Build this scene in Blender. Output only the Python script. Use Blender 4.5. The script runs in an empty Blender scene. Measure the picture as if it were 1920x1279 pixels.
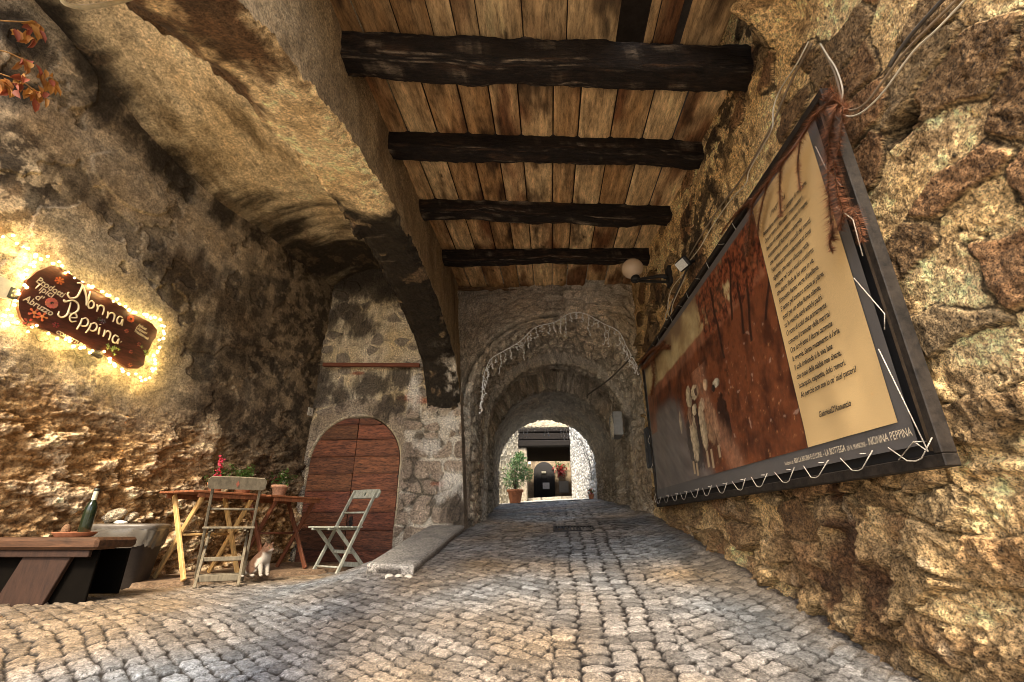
import bpy, bmesh, math, random
import numpy as np
from mathutils import Vector, Matrix, Quaternion

random.seed(7)
rng = np.random.default_rng(11)
scene = bpy.context.scene
COL = scene.collection

# ------------------------------------------------------------------ camera model
F_PX, PITCH, YAW = 870.0, math.radians(21.6), math.radians(4.6)
_cp, _sp, _cy, _sy = math.cos(PITCH), math.sin(PITCH), math.cos(YAW), math.sin(YAW)

def ray(px, py):
    """direction in the lane frame of a point of the photograph (1920 x 1279)"""
    u, v = (px - 960.0) / F_PX, (639.5 - py) / F_PX
    x, y, z = u, _cp - v * _sp, _sp + v * _cp
    return np.array([x * _cy - y * _sy, x * _sy + y * _cy, z])

def hit(px, py, p0, n):
    d = ray(px, py); n = np.array(n, float)
    return d * (np.dot(np.array(p0, float), n) / np.dot(d, n))

# ------------------------------------------------------------------ numpy noise
_perm = rng.permutation(256).astype(np.int64)
_perm = np.concatenate([_perm, _perm, _perm])
_g = rng.normal(size=(256, 3)); _g /= np.linalg.norm(_g, axis=1)[:, None]

_gx, _gy, _gz = (np.ascontiguousarray(_g[:, k]).astype(np.float32) for k in range(3))
_p32 = _perm.astype(np.int32)

def perlin(P):
    P = np.asarray(P, np.float32); sh = P.shape[:-1]; P = P.reshape(-1, 3)
    out = np.empty(len(P), np.float32); CH = 16384
    for a in range(0, len(P), CH):
        x, y, z = (np.ascontiguousarray(P[a:a + CH, k]) for k in range(3))
        xi, yi, zi = np.floor(x), np.floor(y), np.floor(z)
        x = x - xi; y = y - yi; z = z - zi
        xi = xi.astype(np.int32) & 255; yi = yi.astype(np.int32) & 255; zi = zi.astype(np.int32) & 255
        u = x * x * x * (x * (x * 6 - 15) + 10); v = y * y * y * (y * (y * 6 - 15) + 10); w = z * z * z * (z * (z * 6 - 15) + 10)
        def corner(h, X, Y, Z):
            return _gx[h] * X + _gy[h] * Y + _gz[h] * Z
        A0 = _p32[xi]; A1 = _p32[xi + 1]
        B00 = _p32[A0 + yi]; B01 = _p32[A0 + yi + 1]; B10 = _p32[A1 + yi]; B11 = _p32[A1 + yi + 1]
        x1, y1, z1 = x - 1, y - 1, z - 1
        def edge(B, X, Y):
            p = corner(_p32[B + zi], X, Y, z); return p + (corner(_p32[B + zi + 1], X, Y, z1) - p) * w
        a0 = edge(B00, x, y); a0 = a0 + (edge(B01, x, y1) - a0) * v
        a1 = edge(B10, x1, y); a1 = a1 + (edge(B11, x1, y1) - a1) * v
        out[a:a + CH] = (a0 + (a1 - a0) * u) * 1.5
    return out.reshape(sh)

def fbm(P, scale=1.0, octv=4, gain=.5, off=0.0):
    P = np.asarray(P, np.float32) * np.asarray(scale, np.float32) + np.float32(off)
    a, s, tot = 1.0, 0.0, 0.0
    for _ in range(octv):
        s = s + a * perlin(P); tot += a; a *= gain; P = P * 2.03 + 17.3
    return s / tot

def ridged(P, scale=1.0, octv=4, off=0.0):
    P = np.asarray(P, np.float32) * np.asarray(scale, np.float32) + np.float32(off)
    a, s, tot = 1.0, 0.0, 0.0
    for _ in range(octv):
        s = s + a * (1 - np.abs(perlin(P)) * 2); tot += a; a *= .5; P = P * 2.1 + 9.1
    return s / tot

def sstep(a, b, x):
    t = np.clip((x - a) / (b - a), 0, 1)
    return t * t * (3 - 2 * t)

def h2(i, j, s):
    n = (i * 374761393 + j * 668265263 + s * 974634777) & 0x7fffffff
    n = ((n ^ (n >> 13)) * 1274126177) & 0x7fffffff
    n = ((n ^ (n >> 16)) * 668265263) & 0x7fffffff
    return ((n >> 7) & 0xffff) / 65535.0

def voro(u, v, seed=0, jit=.85):
    """2-D cellular pattern: distance to the nearest seed, gap to the second, id, offset from the seed"""
    i0, j0 = np.floor(u).astype(np.int64), np.floor(v).astype(np.int64)
    f1 = np.full(u.shape, 9.0); f2 = np.full(u.shape, 9.0)
    idn = np.zeros(u.shape); ox = np.zeros(u.shape); oy = np.zeros(u.shape)
    for di in (-1, 0, 1):
        for dj in (-1, 0, 1):
            i, j = i0 + di, j0 + dj
            cx = i + .5 + (h2(i, j, seed) - .5) * jit; cy = j + .5 + (h2(i, j, seed + 5) - .5) * jit
            dx, dy = u - cx, v - cy
            d = np.sqrt(dx * dx + dy * dy)
            closer = d < f1
            f2 = np.where(closer, f1, np.minimum(f2, d))
            idn = np.where(closer, h2(i, j, seed + 9), idn)
            ox = np.where(closer, dx, ox); oy = np.where(closer, dy, oy)
            f1 = np.where(closer, d, f1)
    return f1, f2 - f1, idn, ox, oy

def proj(p):
    """photo point of a place in the scene (only used to check positions)"""
    x, y, z = p; x, y = x * _cy + y * _sy, -x * _sy + y * _cy
    d = y * _cp + z * _sp; v = (-y * _sp + z * _cp) / d
    return 960 + F_PX * x / d, 639.5 - F_PX * v

def mixc(a, b, t):
    a = np.asarray(a, float); b = np.asarray(b, float)
    return a + (b - a) * t[..., None]

def con(C, g, m=None):
    """spread the tones of a weathered surface about their middle"""
    l = C.mean(-1); m = m or float(np.median(l)); k = np.clip(np.maximum(l, 1e-3) / m, .05, 6) ** g
    return np.clip(C * k[..., None], .006, .85)

def bricks(u, v, a, b, seed=0):
    """running courses of stones a wide, b high: distance to the joint, id, offset"""
    r = np.floor(v / b).astype(np.int64)
    uu = u + h2(r, r * 0 + 3, seed) * a
    c = np.floor(uu / a).astype(np.int64)
    # individual widths: shift each joint a little
    j0 = (h2(c, r, seed + 1) - .5) * .45 * a; j1 = (h2(c + 1, r, seed + 1) - .5) * .45 * a
    px = uu - c * a
    lo, hi = j0, a + j1
    under, over = px < lo, px > hi
    c = np.where(under, c - 1, np.where(over, c + 1, c))
    px = uu - c * a
    lo = (h2(c, r, seed + 1) - .5) * .45 * a; hi = a + (h2(c + 1, r, seed + 1) - .5) * .45 * a
    py = v - r * b
    dx = np.minimum(px - lo, hi - px); dy = np.minimum(py, b - py)
    k = .35 * b
    qx, qy = np.maximum(k - dx, 0), np.maximum(k - dy, 0)
    d = k - np.sqrt(qx * qx + qy * qy)
    return np.maximum(d, 0), h2(c, r, seed + 2), px - (lo + hi) / 2, py - b / 2

# ------------------------------------------------------------------ mesh helpers
def grid(name, P, col=None, mat=None, parent=None, keep=None):
    m, n = P.shape[:2]
    me = bpy.data.meshes.new(name)
    idx = np.arange(m * n).reshape(m, n)
    q = np.stack([idx[:-1, :-1], idx[1:, :-1], idx[1:, 1:], idx[:-1, 1:]], -1).reshape(-1, 4)
    if keep is not None:
        q = q[keep.reshape(-1)]
    me.vertices.add(m * n); me.vertices.foreach_set('co', P.reshape(-1).astype(np.float32))
    me.loops.add(q.size); me.loops.foreach_set('vertex_index', q.reshape(-1).astype(np.int32))
    me.polygons.add(len(q))
    me.polygons.foreach_set('loop_start', (np.arange(len(q)) * 4).astype(np.int32))
    me.polygons.foreach_set('use_smooth', np.ones(len(q), bool))
    me.update(calc_edges=True)
    if col is not None:
        at = me.color_attributes.new('Col', 'FLOAT_COLOR', 'POINT')
        c4 = np.ones((m * n, 4), np.float32); c4[:, :3] = np.clip(col.reshape(-1, 3), 0, 1)
        at.data.foreach_set('color', c4.reshape(-1))
    if mat: me.materials.append(mat)
    o = bpy.data.objects.new(name, me); COL.objects.link(o)
    if parent: o.parent = parent
    return o

class MB:
    """collects shapes, then links them as ONE mesh object"""
    def __init__(s): s.v = []; s.f = []; s.c = []; s.smooth = []
    def add(s, vs, fs, smooth=False, c=None):
        k = len(s.v); s.v += [tuple(map(float, p)) for p in vs]
        s.f += [tuple(i + k for i in f) for f in fs]; s.smooth += [smooth] * len(fs)
        s.c += [c or (1, 1, 1)] * len(vs); return s
    def box(s, x0, x1, y0, y1, z0, z1, M=None, c=None, bev=.004):
        b = min(bev, .45 * min(abs(x1 - x0), abs(y1 - y0), abs(z1 - z0)))
        bm = bmesh.new(); bmesh.ops.create_cube(bm, size=1)
        for v in bm.verts:
            v.co = Vector(((x0 + x1) / 2 + v.co.x * (x1 - x0), (y0 + y1) / 2 + v.co.y * (y1 - y0), (z0 + z1) / 2 + v.co.z * (z1 - z0)))
        if b > 0: bmesh.ops.bevel(bm, geom=list(bm.edges), offset=b, segments=1, affect='EDGES', profile=.5)
        bm.verts.index_update()
        vs = [(M @ v.co) if M else v.co.copy() for v in bm.verts]
        s.add(vs, [[v.index for v in f.verts] for f in bm.faces], False, c); bm.free(); return s
    def bar(s, p, q, w, t, up=(0, 0, 1), c=None, bev=.004):
        """a squared bar from p to q: w across, t along the up direction"""
        p, q = Vector(p), Vector(q); z = (q - p); L = z.length; z.normalize()
        x = Vector(up).cross(z)
        if x.length < 1e-5: x = Vector((1, 0, 0)).cross(z)
        x.normalize(); y = z.cross(x)
        M = Matrix(((x.x, y.x, z.x, p.x), (x.y, y.y, z.y, p.y), (x.z, y.z, z.z, p.z), (0, 0, 0, 1)))
        return s.box(-w / 2, w / 2, -t / 2, t / 2, 0, L, M, c, bev)
    def tube(s, pts, r, seg=8, c=None, cap=True):
        pts = [Vector(p) for p in pts]; n = len(pts)
        R = r if isinstance(r, (list, tuple)) else [r] * n
        vs = []; fs = []; up = None
        for i, p in enumerate(pts):
            t = (pts[min(i + 1, n - 1)] - pts[max(i - 1, 0)])
            if t.length < 1e-9: t = Vector((0, 0, 1))
            t.normalize()
            if up is None:
                up = t.orthogonal().normalized()
            up = (up - t * up.dot(t))
            if up.length < 1e-6: up = t.orthogonal()
            up.normalize(); w = t.cross(up)
            for k in range(seg):
                a = 2 * math.pi * k / seg
                vs.append(p + (up * math.cos(a) + w * math.sin(a)) * R[i])
        for i in range(n - 1):
            for k in range(seg):
                k2 = (k + 1) % seg
                fs.append((i * seg + k, i * seg + k2, (i + 1) * seg + k2, (i + 1) * seg + k))
        if cap:
            fs.append(tuple(reversed(range(seg)))); fs.append(tuple((n - 1) * seg + k for k in range(seg)))
        return s.add(vs, fs, True, c)
    def lathe(s, prof, o=(0, 0, 0), seg=24, axis=None, c=None):
        o = Vector(o); Q = Quaternion() if axis is None else Vector((0, 0, 1)).rotation_difference(Vector(axis))
        vs = []; fs = []
        for r, z in prof:
            for k in range(seg):
                a = 2 * math.pi * k / seg
                vs.append(o + Q @ Vector((r * math.cos(a), r * math.sin(a), z)))
        for i in range(len(prof) - 1):
            for k in range(seg):
                k2 = (k + 1) % seg
                fs.append((i * seg + k, i * seg + k2, (i + 1) * seg + k2, (i + 1) * seg + k))
        return s.add(vs, fs, True, c)
    def prism(s, poly, d, M=None, c=None):
        """polygon in the local XY plane given thickness d along local Z"""
        n = len(poly)
        vs = [Vector((x, y, 0)) for x, y in poly] + [Vector((x, y, d)) for x, y in poly]
        if M: vs = [M @ v for v in vs]
        fs = [tuple(reversed(range(n))), tuple(range(n, 2 * n))] + [(i, (i + 1) % n, n + (i + 1) % n, n + i) for i in range(n)]
        return s.add(vs, fs, False, c)
    def leaf(s, p, d, nrm, L, W, c=None, bend=.2):
        d = Vector(d).normalized(); n = Vector(nrm); n = n - d * n.dot(d)
        if n.length < 1e-5: n = d.orthogonal()
        n.normalize(); w = d.cross(n); p = Vector(p)
        vs = [p, p + d * L * .35 + w * W * .5 + n * L * bend * .4, p + d * L * .75 + w * W * .38 + n * L * bend * .3, p + d * L - n * L * bend * .2,
              p + d * L * .75 - w * W * .38 + n * L * bend * .3, p + d * L * .35 - w * W * .5 + n * L * bend * .4, p + d * L * .5]
        return s.add(vs, [(0, 6, 1), (1, 6, 2), (2, 6, 3), (3, 6, 4), (4, 6, 5), (5, 6, 0)], True, c)
    def build(s, name, mat, parent=None):
        me = bpy.data.meshes.new(name); me.from_pydata(s.v, [], s.f); me.update()
        me.polygons.foreach_set('use_smooth', s.smooth)
        if any(c != (1, 1, 1) for c in s.c):
            at = me.color_attributes.new('Col', 'FLOAT_COLOR', 'POINT')
            at.data.foreach_set('color', [q for c in s.c for q in (c[0], c[1], c[2], 1.0)])
        if mat: me.materials.append(mat)
        o = bpy.data.objects.new(name, me); COL.objects.link(o)
        if parent: o.parent = parent
        return o

def tag(o, label=None, cat=None, group=None, kind=None):
    if label: o['label'] = label
    if cat: o['category'] = cat
    if group: o['group'] = group
    if kind: o['kind'] = kind
    return o

def thing(name, label, cat, loc=(0, 0, 0), rz=0.0, group=None):
    o = bpy.data.objects.new(name, None); COL.objects.link(o); o.empty_display_size = .1
    o.location = loc; o.rotation_euler = (0, 0, rz)
    return tag(o, label, cat, group)

def copy_tree(o, parent=None):
    c = o.copy(); COL.objects.link(c)
    if parent: c.parent = parent
    for ch in list(o.children): copy_tree(ch, c)
    return c

def text_mesh(name, body, size, M, mat, parent=None, shear=0.0, align='LEFT', bold=0.0, extrude=0.0, width=1.0):
    cu = bpy.data.curves.new(name, 'FONT'); cu.body = body; cu.size = size; cu.shear = shear
    cu.align_x = align; cu.offset = bold; cu.extrude = extrude; cu.resolution_u = 3
    t = bpy.data.objects.new(name, cu); COL.objects.link(t)
    bpy.context.view_layer.update()
    dg = bpy.context.evaluated_depsgraph_get()
    me = bpy.data.meshes.new_from_object(t.evaluated_get(dg))
    COL.objects.unlink(t); bpy.data.objects.remove(t)
    me.name = name
    if width != 1.0: me.transform(Matrix.Diagonal((width, 1, 1, 1)))
    me.transform(M)
    me.materials.clear()
    if mat: me.materials.append(mat)
    o = bpy.data.objects.new(name, me); COL.objects.link(o)
    if parent: o.parent = parent
    return o

def join_meshes(objs, name, parent=None):
    """several text meshes into one mesh object"""
    bm = bmesh.new()
    for o in objs: bm.from_mesh(o.data)
    me = bpy.data.meshes.new(name); bm.to_mesh(me); bm.free()
    for m in objs[0].data.materials: me.materials.append(m)
    for o in objs: bpy.data.objects.remove(o)
    o = bpy.data.objects.new(name, me); COL.objects.link(o)
    if parent: o.parent = parent
    return o

# ------------------------------------------------------------------ materials
def new_mat(name):
    m = bpy.data.materials.new(name); m.use_nodes = True
    nt = m.node_tree; return m, nt, nt.nodes['Principled BSDF']

def surf(name, color=None, attr=False, rough=.85, n_scale=40.0, n_lo=.6, n_hi=1.4, bump=.4, b_scale=90.0, dist=.004, spec=.3,
         stretch=(1, 1, 1), speck=0.0, metal=0.0, n2=0.0):
    """rough painted / stone / wood surface: flat or vertex colour times fine noise, with a noise bump"""
    m, nt, b = new_mat(name); N, L = nt.nodes, nt.links
    tc = N.new('ShaderNodeTexCoord'); mp = N.new('ShaderNodeMapping'); mp.inputs['Scale'].default_value = stretch
    L.new(tc.outputs['Object'], mp.inputs['Vector'])
    n1 = N.new('ShaderNodeTexNoise'); n1.inputs['Scale'].default_value = n_scale; n1.inputs['Detail'].default_value = 6; n1.inputs['Roughness'].default_value = .78
    L.new(mp.outputs[0], n1.inputs['Vector'])
    mr = N.new('ShaderNodeMapRange'); mr.inputs['From Min'].default_value = .34; mr.inputs['From Max'].default_value = .66
    mr.inputs['To Min'].default_value = n_lo; mr.inputs['To Max'].default_value = n_hi
    L.new(n1.outputs['Fac'], mr.inputs['Value'])
    fac = mr.outputs[0]
    if speck > 0:     # pits and dark grains
        n3 = N.new('ShaderNodeTexNoise'); n3.inputs['Scale'].default_value = n_scale * 2.6; n3.inputs['Detail'].default_value = 3; n3.inputs['Roughness'].default_value = .8
        L.new(mp.outputs[0], n3.inputs['Vector'])
        r3 = N.new('ShaderNodeMapRange'); r3.inputs['From Min'].default_value = .38; r3.inputs['From Max'].default_value = .5
        r3.inputs['To Min'].default_value = 1 - speck; r3.inputs['To Max'].default_value = 1.0
        L.new(n3.outputs['Fac'], r3.inputs['Value'])
        mm = N.new('ShaderNodeMath'); mm.operation = 'MULTIPLY'; L.new(fac, mm.inputs[0]); L.new(r3.outputs[0], mm.inputs[1]); fac = mm.outputs[0]
    vm = N.new('ShaderNodeVectorMath'); vm.operation = 'SCALE'
    if attr:
        a = N.new('ShaderNodeVertexColor'); a.layer_name = 'Col'; L.new(a.outputs['Color'], vm.inputs[0])
    else:
        vm.inputs[0].default_value = color
    L.new(fac, vm.inputs['Scale']); L.new(vm.outputs[0], b.inputs['Base Color'])
    nb = N.new('ShaderNodeTexNoise'); nb.inputs['Scale'].default_value = b_scale; nb.inputs['Detail'].default_value = 5; nb.inputs['Roughness'].default_value = .65
    L.new(mp.outputs[0], nb.inputs['Vector'])
    bp = N.new('ShaderNodeBump'); bp.inputs['Strength'].default_value = bump; bp.inputs['Distance'].default_value = dist
    L.new(nb.outputs['Fac'], bp.inputs['Height']); L.new(bp.outputs[0], b.inputs['Normal'])
    b.inputs['Roughness'].default_value = rough; b.inputs['Specular IOR Level'].default_value = spec; b.inputs['Metallic'].default_value = metal
    return m

def plain(name, color, rough=.5, metal=0.0, spec=.5):
    return surf(name, color, rough=rough, n_scale=25, n_lo=.8, n_hi=1.2, bump=.08, b_scale=60, metal=metal, spec=spec)

def glow(name, color, strength):
    m, nt, b = new_mat(name)
    b.inputs['Base Color'].default_value = (*color, 1)
    b.inputs['Emission Color'].default_value = (*color, 1); b.inputs['Emission Strength'].default_value = strength
    return m

def leafmat(name, rough=.5):
    m, nt, b = new_mat(name); N, L = nt.nodes, nt.links
    a = N.new('ShaderNodeVertexColor'); a.layer_name = 'Col'; L.new(a.outputs['Color'], b.inputs['Base Color'])
    b.inputs['Roughness'].default_value = rough
    tr = N.new('ShaderNodeBsdfTranslucent'); L.new(a.outputs['Color'], tr.inputs['Color'])
    mx = N.new('ShaderNodeMixShader'); mx.inputs[0].default_value = .3
    L.new(b.outputs[0], mx.inputs[1]); L.new(tr.outputs[0], mx.inputs[2])
    L.new(mx.outputs[0], nt.nodes['Material Output'].inputs['Surface'])
    return m

EXPO, BULB = 2.45, 20.0
# ------------------------------------------------------------------ the lie of the land
def lane_z(y):
    return np.interp(y, [-40, -.5, .5, 2, 4, 5.6, 6.6, 8, 11.4, 30], [-1.05, -1.05, -.93, -.69, -.365, -.11, .02, .15, .47, 1.55])
def floor_z(x, y):
    x = np.asarray(x, float); y = np.asarray(y, float)
    z = lane_z(y) + .05 * np.clip((y - 2.5) / 3.5, 0, 1) * np.clip(x, -1.6, 1.6)
    w = sstep(1.45, 2.3, -x) * sstep(1.6, 3.4, y) * (y < 6.6)
    return z + (-.485 - z) * w
def wall_l(y): return -4.6 + .2 * y                 # mean plane of the plastered wall
LN = np.array([1, -.2, 0]) / math.hypot(1, .2)
def face_x(z): return -1.1 - .07 * (z + .1)          # the leaning lane face of the arcade
def wall_r(y): return 1.52 - .04 * (y - 1.8)
def on_left(px, py): return hit(px, py, (-4.6, 0, 0), (1, -.2, 0))
def on_right(px, py, off=0.0): return hit(px, py, (1.592 - off, 0, 0), (1, .04, 0))

def blot(Y, Z, spots, seed=0.0, rag=.55, sc=3.0):
    """ragged stain mask from (y, z, radius y, radius z) spots on a wall"""
    n = fbm(np.stack([Y, Z * .6, Y * 0 + seed], -1), sc, 5, .62) + .35 * fbm(np.stack([Y * 3.2, Z * .5, Y * 0 + seed], -1), sc, 3)
    m = np.zeros(Y.shape)
    for (y, z, ry, rz) in spots:
        d = np.sqrt(((Y - y) / ry) ** 2 + ((Z - z) / rz) ** 2)
        m = np.maximum(m, sstep(1.28, .42, d + n * rag * 1.6))
    return m

def spots_px(f, lst):
    out = []
    for px, py, r, *e in lst:
        p = f(px, py); out.append((p[1], p[2], r, e[0] if e else r))
    return out

M_STONE = surf('stone_masonry', attr=True, rough=.9, n_scale=55, n_lo=.12, n_hi=2.1, bump=1.0, b_scale=95, dist=.017, speck=.8)
M_PLASTER = surf('old_plaster', attr=True, rough=.92, n_scale=45, n_lo=.38, n_hi=1.65, bump=.9, b_scale=95, dist=.006, speck=.6)
M_COBBLE = surf('cobble_stone', attr=True, rough=.44, n_scale=80, n_lo=.1, n_hi=2.1, bump=1.0, b_scale=110, dist=.012, spec=.45, speck=.8)
M_OLDWOOD = surf('old_wood', attr=True, rough=.8, n_scale=7, n_lo=.35, n_hi=1.55, bump=.8, b_scale=14, dist=.01, stretch=(7, 1, 7), speck=.4)
M_BEAM = surf('dark_beam_wood', attr=True, rough=.75, n_scale=6, n_lo=.2, n_hi=1.9, bump=1.0, b_scale=12, dist=.02, stretch=(1, 8, 8), speck=.5, spec=.25)

# ------------------------------------------------------------------ cobbled lane
def make_lane():
    nv, nu = 620, 640
    yy = np.geomspace(1.7 + .6, 13.0 + .6, nv) - .6
    s = np.linspace(-1.75, 1.0, nu)
    Y = np.repeat(yy[:, None], nu, 1)
    X = s[None, :] * (Y * .8 + .75) 
    X = np.clip(X, -4.4, 1.75)
    # keep the columns apart where they were clipped
    X = X + np.linspace(-.002, .002, nu)[None, :]
    P2 = np.stack([X, Y, X * 0], -1)
    wx = fbm(P2, 1.3, 3) * .06 + fbm(P2, 7, 3) * .028; wy = fbm(P2, 1.3, 3, off=40) * .07 + fbm(P2, 7, 2, off=80) * .022
    U, V = X + wx, Y + wy
    xc = .26 + .02 * Y
    d = np.zeros(X.shape); idn = np.zeros(X.shape); ox = np.zeros(X.shape); oy = np.zeros(X.shape)
    def put(m, r):
        for arr, q in zip((d, idn, ox, oy), r): arr[m] = q[m]
    a, b = .15, .115
    mid = np.abs(U - xc) < .33
    # three straight files up the middle, the sides laid on the slant
    r = bricks(V, U - xc + .33, .095, .132, 1); put(mid, r)
    c, sn = math.cos(math.radians(33)), math.sin(math.radians(33))
    lf = (U - xc) <= -.33; rt = (U - xc) >= .33
    put(lf, bricks(U * c - V * sn, U * sn + V * c, .112, .082, 3))
    put(rt, bricks(U * c + V * sn, -U * sn + V * c, .112, .082, 4))
    e = np.abs(np.abs(U - xc) - .33)
    d = np.minimum(d, np.where(mid, 9, e + .006))
    d = d + fbm(P2, 30, 4, .65) * .010
    top = sstep(.0, .009, d)
    hgt = top * .012 + (idn - .5) * .009 * top + (ox * (h2((idn * 997).astype(int), 3, 1) - .5) + oy * (h2((idn * 997).astype(int), 5, 2) - .5)) * .07 * top
    hgt = hgt + fbm(P2, 24, 5, .65) * .010 * top + fbm(P2, 2.2, 2) * .005
    Z = floor_z(X, Y) + hgt
    g = .15 + .14 * h2((idn * 9973).astype(int), 1, 7)
    warm = np.clip(.35 + fbm(P2, .9, 3) * 1.2 + sstep(3.6, 2.0, Y) * sstep(.9, .2, np.abs(X - .3)) * .6 + sstep(1.9, 2.8, -X) * .55, 0, 1)
    stone = mixc(np.array([.92, .97, 1.02]), np.array([1.22, .90, .58]), warm) * g[..., None]
    stone = stone * (1 + fbm(P2, 30, 4, .65) * .75)[..., None]
    dirt = np.array([.022, .015, .010]) * (1 + fbm(P2, 40, 3) * .6)[..., None]
    C = mixc(dirt, stone, sstep(.002, .007, d + fbm(P2, 60, 2) * .005))
    wet = blot(X, Y, [(.9, 6.4, .8, .5), (1.2, 3.6, .25, 1.6)], 3)
    C = C * ((1 - .3 * wet) * (1 + .7 * sstep(5.8, 7.2, Y)))[..., None]; C = con(C, .3); grit = sstep(.25, .5, fbm(P2, 5, 5, .7, off=33)); C = mixc(C, np.array([.13, .095, .06]) * (1 + fbm(P2, 50, 3))[..., None], grit * .55)  # lighter inside the tunnel: grey gravel, and spilling daylight painted into the colour
    # bare earth along the foot of the rough wall and on the seating side
    e2 = sstep(.22, .02, wall_r(Y) - X + fbm(P2, 6, 3) * .1)
    C = mixc(C, np.array([.20, .165, .13]) * (1 + fbm(P2, 30, 4) * .7)[..., None], e2 * .8); Z = Z + e2 * .02
    e3 = sstep(2.75, 3.05, -X + fbm(P2, 4, 3) * .25) * sstep(3.2, 3.8, Y)
    C = mixc(C, np.array([.19, .125, .07]) * (1 + fbm(P2, 25, 4) * .6)[..., None], e3 * .85)
    Z = Z * 1.0
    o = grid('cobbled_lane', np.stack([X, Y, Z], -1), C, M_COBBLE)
    tag(o, 'worn grey cobbled lane running uphill into the stone tunnel', None, None, 'structure')
    # the ground it lies in, out to the horizon
    xs = np.concatenate([np.linspace(-60, -6, 12), np.linspace(-5, 5, 21), np.linspace(6, 60, 12)])
    ys = np.concatenate([np.linspace(-60, -2, 20), np.linspace(-1, 30, 94), np.linspace(32, 70, 12)])
    XX, YY = np.meshgrid(xs, ys)
    zz = floor_z(XX, YY) - .06 - .25 * ((YY < 12.6) & (YY > 1.7) & (XX < 1.8) & (XX > -4.5))
    gm = surf('packed_ground', (.30, .26, .21), rough=.9, n_scale=6, bump=.4, b_scale=30, dist=.01)
    gm2 = surf('pale_paving', (.42, .39, .35), rough=.85, n_scale=9, bump=.5, b_scale=20, dist=.01)
    o = grid('ground', np.stack([XX, YY, zz], -1), None, gm); tag(o, kind='structure')
    # pale paving of the small court beyond the tunnel
    xs = np.linspace(-2.6, 2.6, 160); ys = np.linspace(11.9, 25, 300); XX, YY = np.meshgrid(xs, ys)
    P3 = np.stack([XX, YY, XX * 0], -1)
    dd, ii, _, _ = bricks(XX + fbm(P3, 3, 2) * .03, YY + fbm(P3, 3, 2, off=9) * .03, .3, .2, 8)
    C = np.array([.62, .60, .54]) * (.7 + .5 * ii)[..., None] * (.4 + .6 * sstep(0, .03, dd))[..., None]
    o = grid('court_paving', np.stack([XX, YY, floor_z(XX, YY) + .015 + .012 * sstep(0, .03, dd)], -1), C, M_COBBLE); tag(o, kind='structure')
make_lane()

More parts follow.
